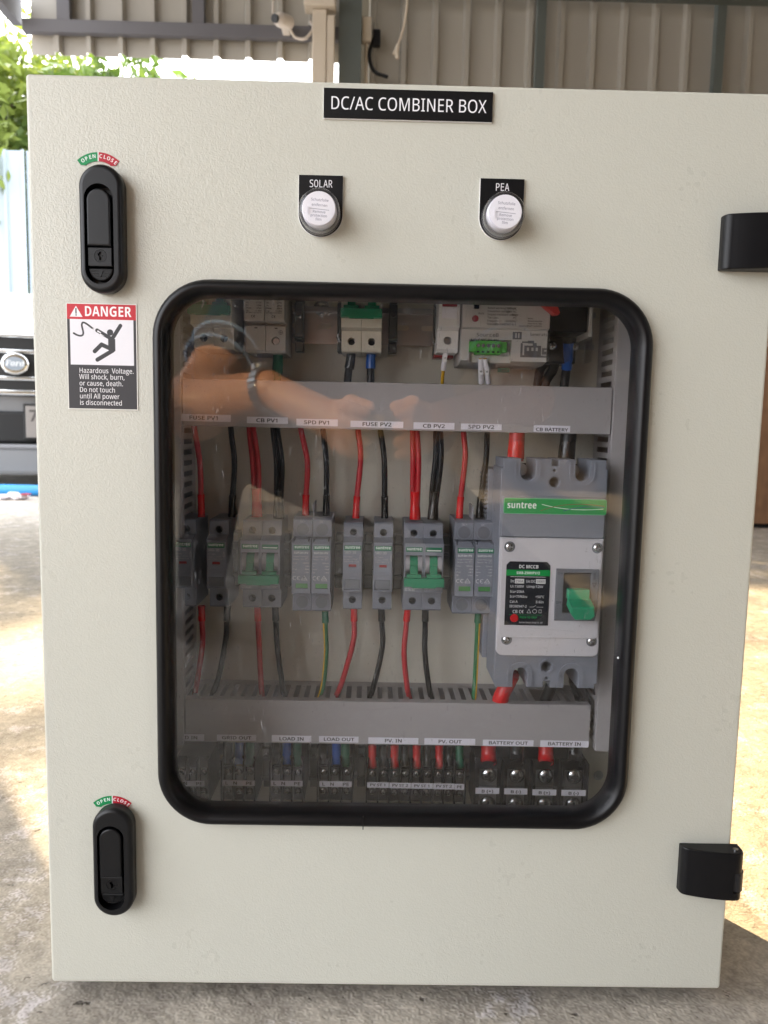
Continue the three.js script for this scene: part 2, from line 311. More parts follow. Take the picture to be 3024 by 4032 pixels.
{ // pale car, bonnet towards us
  const zc = -4.75, cxm = P(62, 1434, zc)[0], Y = (py) => P(62, py, zc)[1];
  const g = thing('parked_car', 'pale silver car with chrome grille bars and badge, parked behind the blue pipe', 'car', [cxm, 0, zc]);
  g.rotation.y = 0.3;
  const paint = phy({ color: '#7f8286', roughness: 0.35, clearcoat: 1, clearcoatRoughness: 0.06 }), dark = std('#101113', 0.5), glassD = phy({ color: '#1a1f24', roughness: 0.05, clearcoat: 1 }), trimG = std('#85868a', 0.4);
  mk('body', extX([[-0.16, 0.2], [-0.09, 0.3], [-0.06, 0.98], [-0.1, Y(1300)], [-0.5, 1.14], [-1.15, 1.18], [-4.3, 1.12], [-4.3, 0.35], [-4.1, 0.24]], 1.7, 0.03), paint, g);
  mk('cabin', extX([[-1.1, 1.14], [-1.85, 1.56], [-2.2, 1.6], [-3.2, 1.57], [-3.9, 1.1]], 1.42, 0.06), paint, g);
  const ws = mk('windscreen', rb(1.25, 0.74, 0.012, 0.005), glassD, g); ws.position.set(0, 1.38, -1.46); ws.rotation.x = -1.03;
  mk('grille', rb(1.0, Y(1310) - Y(1560), 0.06, 0.02, 0, (Y(1310) + Y(1560)) / 2, -0.04), dark, g);
  for (const [py, h] of [[1322, 0.03], [1384, 0.034], [1490, 0.034], [1546, 0.045]]) mk('grille_bar', rb(1.02, h, 0.045, 0.02, 0, Y(py), -0.01), M.chrome, g);
  const oval = (a2, b2) => { const o = new THREE.Shape(); o.absellipse(0, 0, a2, b2, 0, Math.PI * 2); return o; };
  const badge = mk('badge', ext(oval(0.088, 0.074), 0.045, 0.016, 0.012, 5).translate(0, Y(1434), 0), M.chrome, g);
  const bp = printed(26, 18, (c, w, h) => { c.fillStyle = '#8b949d'; c.fillRect(0, 0, w, h); c.fillStyle = '#dfe2e5'; c.font = 'italic bold 10px serif'; c.textAlign = 'center'; c.fillText('Ford', w / 2, 12.4); }, 4);
  const fg = ext(oval(0.064, 0.046), 0.003, 0, 0.0565); toUV(fg, bp, -0.064, -0.046, 0.064, 0.046); mk('badge_face', fg.translate(0, Y(1434), 0), M.printOpaque, badge);
  mk('lower_grille', rb(1.15, Y(1620) - Y(1745), 0.06, 0.02, 0, (Y(1620) + Y(1745)) / 2, -0.05), dark, g);
  const np = printed(26, 16, (c, w, h) => { c.fillStyle = '#8d8884'; c.fillRect(0, 0, w, h); c.fillStyle = '#4a4644'; c.font = 'bold 8px sans-serif'; c.fillText('7nU', 1.6, 8.2); c.fillRect(6, 11, 11, 1.4); }, 4);
  const py0 = Y(1722), py1 = Y(1597), pw = 0.34; const pg = rb(pw, py1 - py0, 0.012, 0.004, 0.055 + pw / 2, (py0 + py1) / 2, 0.03); toUV(pg, np, 0.055, py0, 0.055 + pw, py1); mk('number_plate', pg, M.printOpaque, g);
  mk('plate_holder', rb(pw + 0.03, py1 - py0 + 0.03, 0.05, 0.006, 0.055 + pw / 2, (py0 + py1) / 2, 0.0), dark, g);
  mk('bumper', rb(1.74, Y(1752) - Y(1870), 0.22, 0.04, 0, (Y(1752) + Y(1870)) / 2, -0.06), paint, g);
  mk('bumper_lip', rb(1.5, 0.03, 0.2, 0.012, 0, Y(1758), -0.035), trimG, g);
  for (const s of [-1, 1]) {
    const h = mk('headlight', rb(0.3, 0.2, 0.2, 0.06, s * 0.68, 0.92, -0.13), phy({ color: '#c9d2d8', roughness: 0.08, clearcoat: 1 }), g); mk('lamp_cup', cyl(0.06, 0.02, s * 0.66, 0.92, -0.03), M.chrome, h);
    mk('mirror', rb(0.18, 0.13, 0.1, 0.04, s * 0.93, 1.2, -1.45), paint, g);
    for (const z of [-0.85, -3.45]) { const w = mk('wheel', cylX(0.31, 0.21, s * 0.76, 0.31, z, 36), dark, g); mk('rim', cylX(0.2, 0.22, s * 0.762, 0.31, z, 24), M.zinc, w); }
  }
}
{
  const z = -12.6, top = P(50, 592, z)[1];
  const g = thing('pale_sheet_wall', 'tall pale blue-white ribbed sheet wall behind the parked car', 'wall', [0, 0, 0]);
  const pm = std('#8f9ca5', 0.5);
  for (let i = 0; i < 7; i++) ribbed(-13 + i * 1.8, -13 + (i + 1) * 1.8 - 0.01, 0, top, 0.3, 0.05, pm, g, z);
}
function makeTree(seed, R, H, tint, label) {
  const r = rng(seed), g = thing('leafy_tree', label, 'tree', [0, 0, 0], 'trees beyond the pale wall');
  const bark = std('#5b4d3f', 0.85);
  const trunk = [new THREE.CatmullRomCurve3([[0, 0, 0], [0.08, H * 0.25, 0.05], [-0.05, H * 0.5, 0.02], [0.05, H * 0.72, 0]].map((p) => new THREE.Vector3(...p)))];
  const limbs = []; const clumps = [];
  for (let i = 0; i < 26; i++) {
    const y = H * (0.36 + 0.56 * r()), a = r() * 6.283, rad = R * (0.25 + 0.7 * Math.sqrt(r())) * Math.sqrt(Math.max(0.08, 1 - Math.pow((y / H - 0.62) / 0.4, 2)));
    const e = new THREE.Vector3(Math.cos(a) * rad, y, Math.sin(a) * rad * 0.8); clumps.push([e, 0.55 + 0.5 * r()]);
    if (i < 12) limbs.push(new THREE.TubeGeometry(new THREE.CatmullRomCurve3([new THREE.Vector3(0, y * 0.55, 0), e.clone().multiplyScalar(0.5).setY(y * 0.85), e]), 8, 0.035, 5));
  }
  const parts = [new THREE.TubeGeometry(trunk[0], 16, 0.13, 8), ...limbs];
  mk('trunk', merge(parts), bark, g);
  const pos = [], nor = [], n = 6500;
  const q = new THREE.Quaternion(), eul = new THREE.Euler(), v = new THREE.Vector3();
  for (let i = 0; i < n; i++) {
    const [c, cr] = clumps[Math.floor(r() * clumps.length)];
    v.set(r() - 0.5, r() - 0.5, r() - 0.5).normalize().multiplyScalar(cr * Math.cbrt(0.1 + 0.9 * r())); v.y *= 0.75;
    const o = c.clone().add(v); eul.set(r() * 6.28, r() * 6.28, r() * 6.28); q.setFromEuler(eul);
    const L = 0.1 + 0.1 * r(), W = L * 0.36;
    const k = [[0, L, 0], [-W, 0, 0.02], [W, 0, 0.02], [0, -L, 0]].map((p) => new THREE.Vector3(...p).applyQuaternion(q).add(o));
    for (const t of [k[0], k[1], k[2], k[1], k[3], k[2]]) pos.push(t.x, t.y, t.z);
    const nn = new THREE.Vector3(0, 0, 1).applyQuaternion(q); for (let t = 0; t < 6; t++) nor.push(nn.x, nn.y, nn.z);
  }
  const lg = new THREE.BufferGeometry(); lg.setAttribute('position', new THREE.Float32BufferAttribute(pos, 3)); lg.setAttribute('normal', new THREE.Float32BufferAttribute(nor, 3));
  mk('crown', lg, phy({ color: tint, roughness: 0.95, transmission: 0.45, thickness: 0 }), g);
  return g;
}
{
  const t1 = makeTree(31, 2.3, 8.3, '#7d8f34', 'yellow-green tree standing above the pale wall at its near end'); t1.position.set(-7.6, 0, -14.2);
  const t2 = makeTree(47, 2.2, 7.3, '#5f7a2c', 'mid green tree whose top shows below the shed wall edge'); t2.position.set(-4.9, 0, -14.8);
  for (const [x, z, s, ry] of [[-10.3, -14.0, 1.0, 1.1], [-12.6, -14.3, 1.0, 2.3], [-9.0, -15.6, 1.04, 4.0], [-6.2, -16.2, 0.94, 5.2], [-11.6, -15.4, 0.94, 0.4], [-9.2, -13.9, 0.96, 3.1], [-8.2, -15.2, 0.96, 1.9], [-15.4, -14.6, 1.46, 2.8], [-17.0, -14.9, 1.55, 0.9], [-16.0, -16.6, 1.5, 4.4], [-18.2, -15.6, 1.5, 1.6]]) {
    const c = copyOf(ry > 3.5 ? t2 : t1, [x, 0, z], 'tree in the row beyond the pale wall, hidden by the shed'); c.scale.setScalar(s); c.rotation.y = ry;
  }
}

// ---------------------------------------------------------------- the cabinet
const ZP = -0.175;                                     // face of the mounting plate
const coat = (() => {
  const N = 1024, a = tileNoise(200, 41), b = tileNoise(400, 43), c = tileNoise(100, 44);
  const bump = dataTex(N, N, (i, j) => {
    const x = i / N, y = j / N, wx = (c(x * 100, y * 100) - 0.5) * 1.2, wy = (c(x * 100 + 9, y * 100 + 5) - 0.5) * 1.2;
    const n = 0.66 * a(x * 200 + wx, y * 200 + wy) + 0.34 * b(x * 400 + wy, y * 400 + wx), k = clamp((n - 0.3) / 0.42, 0, 1);
    const v = clamp(255 * (k * k * (3 - 2 * k)));
    return [v, v, v];
  }, false, 1 / 0.18);
  const rl = tileNoise(12, 91), rm = tileNoise(48, 92), rf = tileNoise(160, 93);
  const rough = dataTex(512, 512, (i, j) => { const x = i / 512, y = j / 512, v = clamp(255 * (0.84 + 0.07 * (rl(x * 12, y * 12) - 0.5) + 0.05 * (rm(x * 48, y * 48) - 0.5) + 0.08 * (rf(x * 160, y * 160) - 0.5))); return [v, v, v]; }, false, 1 / 0.61);
  return { front: new THREE.MeshStandardMaterial({ roughnessMap: rough, color: '#cbcbc0', roughness: 0.35, bumpMap: bump, bumpScale: 0.00007 }), plain: std('#c4c3b6', 0.4) };
})();
const cab = thing('electrical_cabinet', 'pebble grey steel switchgear cabinet with a black framed window in its door', 'cabinet', [0, 0, 0]);
const DX = 0.275, DY0 = LIFT, DY1 = 0.721;
const W = { x0: -0.1855, x1: 0.187, y0: 0.158, y1: 0.58 };                           // outline of the rubber frame
{
  mk('back_panel', box(0.546, 0.716, 0.003, 0, 0.361, -0.2015), coat.plain, cab);
  for (const s of [-1, 1]) mk('side_panel', box(0.003, 0.716, 0.17, s * 0.2715, 0.361, -0.115), coat.plain, cab);
  mk('top_panel', box(0.546, 0.003, 0.17, 0, 0.7205, -0.115), coat.plain, cab);
  mk('bottom_panel', box(0.546, 0.003, 0.17, 0, 0.0015, -0.115), coat.plain, cab);
  mk('door_seal', merge([box(0.012, 0.68, 0.0105, -0.262, 0.368, -0.0255), box(0.012, 0.68, 0.0105, 0.262, 0.368, -0.0255), box(0.512, 0.012, 0.0105, 0, 0.702, -0.0255), box(0.512, 0.012, 0.0105, 0, 0.034, -0.0255)]), M.rubber, cab);
  mk('mounting_plate', box(0.5, 0.66, 0.003, 0, 0.361, ZP - 0.0015), M.plate, cab);
  const s = rrect(-DX, DY0, DX, DY1, 0.003); s.holes.push(rrect(W.x0 + 0.006, W.y0 + 0.006, W.x1 - 0.006, W.y1 - 0.006, 0.036, THREE.Path));
  const door = mk('door', metreUV(ext(s, 0.02, 0.0022, -0.02, 4, 16)), coat.front, cab);
  // rubber frame round the window
  const ringPts = []; const GR = 0.043; for (const [qx, qy, a0] of [[W.x1 - GR, W.y1 - GR, 0], [W.x0 + GR, W.y1 - GR, 1], [W.x0 + GR, W.y0 + GR, 2], [W.x1 - GR, W.y0 + GR, 3]]) for (let k = 0; k <= 14; k++) { const t = (a0 + k / 14) * Math.PI / 2; ringPts.push([qx, qy, Math.cos(t), Math.sin(t)]); }
  const prof = []; for (let k = 0; k <= 20; k++) { const t = k / 20 * Math.PI; prof.push([GR - 0.0057 + 0.0057 * Math.cos(t), 0.0098 * Math.pow(Math.sin(t), 0.8) - 0.0002]); } prof.push([GR - 0.0118, -0.012], [GR - 0.0064, -0.012], [GR - 0.0064, -0.0006], [GR, -0.0002]);
  const gp = [], gi = [], n = prof.length, m = ringPts.length;
  for (const [qx, qy, ux, uy] of ringPts) for (const [o, z] of prof) gp.push(qx + ux * o, qy + uy * o, z);
  for (let i = 0; i < m; i++) for (let k = 0; k < n - 1; k++) { const A = i * n + k, B = ((i + 1) % m) * n + k; gi.push(A, B + 1, B, A, A + 1, B + 1); }
  const gk = new THREE.BufferGeometry(); gk.setAttribute('position', new THREE.Float32BufferAttribute(gp, 3)); gk.setIndex(gi); gk.computeVertexNormals();
  const gasket = mk('window_gasket', gk, M.rubber, cab);
  mk('gasket_joint', rb(0.0007, 0.0104, 0.003, 0.0003, -0.0228, W.y0 + 0.0057, 0.0088), M.black, gasket);
  const pane = rrect(W.x0 + 0.011, W.y0 + 0.01, W.x1 - 0.008, W.y1 - 0.009, 0.033);
  mk('window_pane', ext(pane, 0.003, 0, -0.0052), phy({ color: '#fbfbfb', roughness: 0.02, transmission: 1, thickness: 0, ior: 1.52 }), cab);
  // dust and water marks on the glass
  const r = rng(77), Wd = 768, Hd = 896, al = new Float32Array(Wd * Hd);
  const put = (x, y, v) => { x = Math.round(x); y = Math.round(y); if (x >= 0 && y >= 0 && x < Wd && y < Hd) al[y * Wd + x] = Math.max(al[y * Wd + x], v); };
  const cl = tileNoise(10, 8);
  for (let i = 0; i < 6500; i++) {
    const x = Wd * Math.pow(r(), 1.55), y = Hd * (0.12 + 0.86 * r()); if (cl(x / 80, y / 90) < 0.35 + 0.2 * r()) continue;
    const v = 0.06 + 0.3 * Math.pow(r(), 2.8), len = r() < 0.45 ? 1 + Math.floor(r() * 16 * Math.pow(r(), 1.2)) : 1; let xx = x;
    for (let k = 0; k < len; k++) { put(xx, y - k, v * (0.6 + 0.5 * r())); if (r() < 0.12) xx += r() < 0.5 ? -1 : 1; if (len < 3 && r() < 0.3) put(xx + 1, y, v); }
  }
  for (let i = 0; i < 14; i++) { const x = Wd * r(), y = Hd * r(), L = 20 + 60 * r(), a = r() * 0.6 - 0.3 + (r() < 0.5 ? 0 : 1.57); for (let k = 0; k < L; k++) put(x + Math.cos(a) * k, y + Math.sin(a) * k, 0.07); }
  const hz = tileNoise(40, 18);
  const alpha = dataTex(Wd, Hd, (i, j) => { const v = clamp(255 * (al[j * Wd + i] + 0.012 * hz(i / 20, j / 26))); return [v, v, v]; });
  alpha.wrapS = alpha.wrapT = THREE.ClampToEdgeWrapping;
  const dg = new THREE.ShapeGeometry(pane), p = dg.attributes.position, uv = dg.attributes.uv;
  for (let i = 0; i < p.count; i++) uv.setXY(i, (p.getX(i) - W.x0) / (W.x1 - W.x0), (p.getY(i) - W.y0) / (W.y1 - W.y0));
  const dust = mk('glass_dust', dg.translate(0, 0, -0.0018), new THREE.MeshStandardMaterial({ color: '#dcdcdf', roughness: 0.9, transparent: true, alphaMap: alpha }), cab, 'dried water marks and dust specks on the window glass');
  dust.castShadow = false;
  // white scraps of sealant along the lower edge
  for (const [px, py, w, h] of [[1632, 3190, 0.003, 0.0022], [1800, 3194, 0.0065, 0.0022], [1352, 3190, 0.0016, 0.0016], [2432, 2586, 0.003, 0.002]]) { const q = P(px, py, -0.004); mk('sealant_scrap', new THREE.IcosahedronGeometry(0.5, 1).scale(w, h, 0.0016).translate(q[0], q[1], -0.0012), M.white, cab); }
}
{ // door title
  const r = printed(122, 21, (c, w, h) => { c.fillStyle = '#050508'; c.fillRect(0, 0, w, h); c.fillStyle = '#f2f2f6'; c.font = '12.6px sans-serif'; c.textAlign = 'center'; c.textBaseline = 'alphabetic'; c.save(); c.translate(w / 2, 14.6); const tw = c.measureText('DC/AC COMBINER BOX').width; c.scale(113 / tw, 1); c.fillText('DC/AC COMBINER BOX', 0, 0); c.restore(); });
  const base = mk('nameplate', rb(0.1224, 0.0212, 0.0014, 0.0003, 0.0001, 0.7054, 0.0008), M.white, cab);
  const g = rb(0.122, 0.0206, 0.0006, 0.0002, 0.0001, 0.7056, 0.0018); toUV(g, r, -0.0609, 0.6953, 0.0611, 0.7159); mk('nameplate_face', g, M.printOpaque, base, 'black engraved face reading DC/AC COMBINER BOX');
}
{ // danger sticker
  const r = printed(52.2, 78, (c, w, h) => {
    c.fillStyle = '#f0efe8'; c.fillRect(0, 0, w, h); const k = '#3d3c3f';
    c.fillStyle = k; c.fillRect(0.7, 0.7, w - 1.4, h - 1.4); c.fillStyle = '#c8303c'; c.fillRect(0.7, 0.7, w - 1.4, 11.0);
    c.fillStyle = '#eeedf3'; c.fillRect(2.6, 11.7, w - 5.2, 33.3);
    c.fillStyle = '#f3f2f4'; c.beginPath(); c.moveTo(7.4, 2.0); c.lineTo(12.2, 10.1); c.lineTo(2.6, 10.1); c.closePath(); c.lineJoin = 'round'; c.fill(); c.fillStyle = k; c.fillRect(6.95, 3.8, 0.9, 4); c.fillRect(6.95, 8.3, 0.9, 0.9);
    c.fillStyle = '#fbfafb'; c.font = 'bold 10.2px sans-serif'; c.textAlign = 'left'; c.save(); c.translate(13.2, 9.9); const t = c.measureText('DANGER').width; c.scale(35 / t, 1); c.fillText('DANGER', 0, 0); c.restore();
    const s = 52.2 / 1400, X = (x) => (x - 45) * s + 0.3, Y = (y) => (y - 65) * s + 0.6;
    c.strokeStyle = k; c.fillStyle = k; c.lineCap = 'round';
    const line = (pts, lw) => { c.lineWidth = lw * s; c.beginPath(); pts.forEach(([x, y], i) => i ? c.lineTo(X(x), Y(y)) : c.moveTo(X(x), Y(y))); c.stroke(); };
    c.lineWidth = 34 * s; c.beginPath(); c.moveTo(X(180), Y(640)); c.bezierCurveTo(X(260), Y(690), X(370), Y(720), X(370), Y(630)); c.bezierCurveTo(X(370), Y(560), X(320), Y(480), X(360), Y(430)); c.bezierCurveTo(X(400), Y(415), X(470), Y(470), X(545), Y(530)); c.stroke();
    line([[535, 520], [570, 555]], 8); line([[535, 520], [582, 535]], 8);
    c.beginPath(); c.arc(X(902), Y(612), 62 * s, 0, 7); c.fill();
    line([[645, 575], [925, 735]], 74); line([[1108, 475], [935, 745]], 74);
    c.beginPath(); [[860, 690], [1000, 740], [1000, 970], [960, 1000], [860, 940]].forEach(([x, y], i) => i ? c.lineTo(X(x), Y(y)) : c.moveTo(X(x), Y(y))); c.fill();
    line([[905, 930], [728, 850], [590, 985]], 80); line([[945, 965], [640, 1150]], 80);
    c.fillStyle = '#f6f5f8'; c.beginPath(); [[655, 570], [725, 615], [715, 640], [800, 690], [745, 672], [700, 655], [712, 632], [642, 600]].forEach(([x, y], i) => i ? c.lineTo(X(x), Y(y)) : c.moveTo(X(x), Y(y))); c.fill();
    c.fillStyle = '#f1f0f2'; c.font = '5.1px sans-serif';
    ['Hazardous  Voltage.', 'Will shock, burn,', 'or cause, death.', 'Do not touch', 'until All power', 'is disconnected'].forEach((q, i) => { c.save(); c.translate(8.6, 50.6 + i * 4.75); c.scale(0.9, 1); c.fillText(q, 0, 0); c.restore(); });
  });
  const g = box(0.0522, 0.078, 0.0003, 0, 0, 0); toUV(g, r, -0.0261, -0.039, 0.0261, 0.039);
  const m = mk('danger_sticker', g, M.printOpaque, cab, 'red, white and black electric shock danger sticker'); m.position.set(-0.2236, 0.522, 0.0004); 
}
function sector(r0, r1, a0, a1) { const s = new THREE.Shape(); s.absarc(0, 0, r1, a0, a1, false); s.absarc(0, 0, r0, a1, a0, true); s.closePath(); return s; }
const openClose = printed(34, 12, (c, w, h) => {
  // drawn on the arc whose centre lies below the strip
  const cxm = w / 2, cym = 23.5; c.fillStyle = '#e8e8e6'; c.fillRect(0, 0, w, h);
  c.fillStyle = '#0f8a4f'; c.fillRect(0, 0, cxm - 0.45, h); c.fillStyle = '#b52334'; c.fillRect(cxm + 0.45, 0, w, h);
  c.fillStyle = '#eceeec'; c.font = 'bold 3.7px sans-serif'; c.textAlign = 'center';
  for (const [word, mid] of [['OPEN', -0.37], ['CLOSE', 0.39]]) [...word].forEach((ch, i) => { c.save(); c.translate(cxm, cym); c.rotate(mid + (i - (word.length - 1) / 2) * 0.148); c.fillText(ch, 0, -18.1); c.restore(); });
});
function doorHandle(x, y, scale) {
  // every length in metres, centre of the top arc of the housing at (0, 0)
  const R = 0.0158, H = 0.0583, g = new THREE.Group();
  const outer = new THREE.Shape(); outer.absarc(0, 0, R, 0, Math.PI); outer.lineTo(-R, -H); outer.absarc(0, -H, R, Math.PI, Math.PI * 2); outer.lineTo(R, 0);
  const r = 0.0104, ox = -0.0012, py = -0.0085, pb = -H + 0.0008; const pocket = new THREE.Shape(); pocket.absarc(ox, py, r, 0, Math.PI); pocket.lineTo(ox - r, pb); pocket.absarc(ox, pb, r, Math.PI, Math.PI * 2); pocket.lineTo(ox + r, py);
  const house = mk('handle', cut(ext(outer, 0.0128, 0.0036, 0, 6, 24), [ext(pocket, 0.02, 0, 0.0022, 1, 24)]), M.blackSatin, cab);
  house.position.set(x, y, 0.0002); house.scale.setScalar(scale);
  const lv = new THREE.Shape(), lr = 0.0088; lv.absarc(ox - 0.0005, py - 0.0012, lr, 0, Math.PI); lv.lineTo(ox - 0.0005 - lr, -0.0413); lv.lineTo(ox - 0.0005 + lr, -0.0413); lv.closePath();
  mk('lever', ext(lv, 0.0098, 0.0016, 0.0024, 4, 20), M.blackSatin, house);
  const lk = rrect(ox - 0.0005 - lr, -0.0552, ox - 0.0005 + lr, -0.0417, 0.0006);
  const lock = cut(ext(lk, 0.0082, 0.0006, 0.0024), [new THREE.CylinderGeometry(0.0045, 0.0045, 0.004, 28).rotateX(Math.PI / 2).translate(ox, -0.0478, 0.0105)]);
  mk('lock_plate', lock, M.blackSatin, house);
  const key = cut(cyl(0.0043, 0.003, ox, -0.0478, 0.0089, 28), [box(0.0017, 0.0062, 0.004, ox - 0.0002, -0.0478, 0.0104), box(0.0014, 0.0022, 0.004, ox + 0.0011, -0.0486, 0.0104), box(0.0014, 0.0018, 0.004, ox - 0.0013, -0.0468, 0.0104)]);
  mk('key_cylinder', key, M.black, house);
  const tb = new THREE.Shape(); tb.absarc(ox - 0.0003, -0.0563, 0.0088, Math.PI, Math.PI * 2); tb.closePath();
  mk('push_tab', ext(tb, 0.007, 0.0008, 0.0024), M.blackSatin, house);
  for (let i = 0; i < 6; i++) { const yy = -0.0574 - i * 0.0011, hw = Math.sqrt(Math.max(0, 0.0078 ** 2 - (yy + 0.0563) ** 2)); mk('grip_rib', box(hw * 2, 0.0005, 0.0007, ox - 0.0003, yy, 0.0097), M.blackSatin, house); }
  const tri = ext(poly([[ox - 0.0024, -0.0578], [ox + 0.0018, -0.0578], [ox - 0.0003, -0.0628]]), 0.0006, 0, 0.0098); mk('arrow_mark', tri, M.black, house);
  return house;
}
{
  doorHandle(-0.2187, 0.6408, 1.0);
  doorHandle(-0.2192, 0.1582, 1.0);
  for (const [x, y] of [[-0.2238, 0.6455], [-0.2225, 0.1562]]) {
    const s = new THREE.Shape(); const A0 = Math.PI / 2 - 0.74, A1 = Math.PI / 2 + 0.74; s.absarc(0, 0, 0.0225, A0, A1, false); s.lineTo(Math.cos(A1 + 0.02) * 0.0185, Math.sin(A1 + 0.02) * 0.0185); s.lineTo(Math.cos(A1 - 0.16) * 0.0158, Math.sin(A1 - 0.16) * 0.0158); s.absarc(0, 0, 0.0162, A1 - 0.2, A0 + 0.2, true); s.lineTo(Math.cos(A0 + 0.16) * 0.0158, Math.sin(A0 + 0.16) * 0.0158); s.lineTo(Math.cos(A0 - 0.02) * 0.0185, Math.sin(A0 - 0.02) * 0.0185); s.closePath();
    const g = ext(s, 0.0003, 0, 0.0002, 2, 24); toUV(g, openClose, -0.017, 0.0115, 0.017, 0.0235);
    const m = mk('open_close_sticker', g, M.printOpaque, cab, 'curved sticker, green OPEN half and red CLOSE half'); m.position.set(x, y, 0);
  }
}
function hinge(yc, withPin) {
  // seen from above: low rounded leaf at its inner edge, thick at the barrel
  const h = 0.0395, s = new THREE.Shape(); s.moveTo(0, 0); s.lineTo(0, 0.0042); s.quadraticCurveTo(0.0004, 0.0085, 0.0055, 0.0098); s.quadraticCurveTo(0.022, 0.0155, 0.039, 0.0165); s.quadraticCurveTo(0.0465, 0.0165, 0.047, 0.009); s.lineTo(0.047, 0); s.closePath();
  let g = new THREE.ExtrudeGeometry(s, { depth: h - 0.002, bevelEnabled: true, bevelSize: 0.001, bevelThickness: 0.001, bevelOffset: -0.001, bevelSegments: 2, curveSegments: 10 });
  g.rotateX(-Math.PI / 2).scale(1, 1, 1);                                             // (x, y) -> (x, -z); depth -> +y
  g.translate(0, -h / 2 + 0.001, 0); g.rotateX(Math.PI);                              // flips z to the front
  g = cut(g, [box(0.016, 0.0165, 0.04, 0.0462, -0.005, 0.012)]);
  const m = mk('hinge', g, M.black, cab); m.position.set(0.2328, yc, 0.0002);
  mk('knuckle', cylY(0.0058, 0.0158, 0.0424, -0.005, 0.0096, 20), std('#232326', 0.4), m);
  mk('fixed_leaf', rb(0.012, 0.0158, 0.014, 0.002, 0.0468, -0.005, -0.006), M.black, m);
  mk('pin', cylY(0.0022, 0.001, 0.0412, h / 2 + 0.0003, 0.0098, 20), M.chrome, m);
}
hinge(0.6142, true); hinge(0.1262, true);

// ---------------------------------------------------------------- pilot lamps
function pilotLamp(x, y, word, label) {
  const g = thing('pilot_lamp', label, 'pilot lamp', [x, y, 0], 'pilot lamps on the door');
  const hw = 0.0164, top = 0.0228;
  const sh = (i) => { const s = new THREE.Shape(); s.moveTo(-hw + i, top - i * 0.4); s.lineTo(-hw + i, -0.0045); s.absarc(0, -0.0045, hw - i, Math.PI, Math.PI * 2); s.lineTo(hw - i, top - i * 0.4); s.closePath(); return s; };
  const back = mk('legend_plate', ext(sh(0), 0.0014, 0.0002, 0.0001, 1, 24), M.white, g);
  const r = printed(33, 46, (c, w, h) => { c.fillStyle = '#050508'; c.fillRect(0, 0, w, h); c.fillStyle = '#f0eff4'; c.strokeStyle = '#f0eff4'; c.font = '7.2px monospace'; c.textAlign = 'center'; c.save(); c.translate(w / 2, 8.3); const t = c.measureText(word).width; c.scale((word.length * 3.42) / t, 1); c.fillText(word, 0, 0); c.restore(); });
  const f = ext(sh(0.0004), 0.0006, 0, 0.0016, 1, 24); toUV(f, r, -0.0165, -0.0232, 0.0165, 0.0228); mk('legend_face', f, M.printOpaque, back, 'black engraved legend reading ' + word);
  const dy = -0.0053;
  mk('collar', cyl(0.0149, 0.0045, 0, dy, 0.0045, 40), std('#5c5c62', 0.25, 0.4), g);
  const prof = [[0.0146, -0.002], [0.0148, 0.005], [0.0144, 0.0105], [0.0132, 0.0128], [0.011, 0.0136], [0, 0.0139]].map((p) => new THREE.Vector2(...p));
  const lens = new THREE.LatheGeometry(prof, 40).rotateX(Math.PI / 2).translate(0, dy, 0.0082);
  mk('clear_cap', lens, M.clear, g);
  mk('lamp_head', new THREE.LatheGeometry([[0, 0], [0.0123, 0], [0.0123, 0.006], [0.0121, 0.0105], [0.0116, 0.0118], [0, 0.0119]].map((p) => new THREE.Vector2(...p)), 40).rotateX(Math.PI / 2).translate(0, dy, 0.0082), phy({ color: '#d9d8e4', roughness: 0.4 }), g);
  const fr = printed(24, 24, (c, w, h) => { c.fillStyle = '#eeedf4'; c.fillRect(0, 0, w, h); c.fillStyle = '#7c7b8c'; c.strokeStyle = '#7c7b8c'; c.font = '2.55px sans-serif'; c.textAlign = 'center'; c.translate(w / 2 + 0.4, h / 2); c.rotate(0.06); c.fillText('Schutzfolie', 0, -4.4); c.fillText('entfernen', 0, -0.9); c.lineWidth = 0.28; c.beginPath(); c.moveTo(-7, 0.5); c.lineTo(7, 0.9); c.stroke(); c.fillText('Remove', 0, 3.7); c.fillText('protection', 0, 6.3); c.fillText('film', 0, 8.9); });
  const fd = new THREE.CircleGeometry(0.0116, 40).translate(0, dy, 0.02035); toUV(fd, fr, -0.012, dy - 0.012, 0.012, dy + 0.012); mk('protective_film', fd, M.printOpaque, g, 'white film printed Schutzfolie entfernen, Remove protection film');
  mk('film_tab', box(0.0012, 0.0055, 0.0003, -0.0083, dy - 0.001, 0.0222), M.paperWhite, g);
  return g;
}
pilotLamp(-0.0622, 0.6327, 'SOLAR', 'round white pilot lamp under a black plate engraved SOLAR');
pilotLamp(0.0701, 0.6335, 'PEA', 'round white pilot lamp under a black plate engraved PEA');

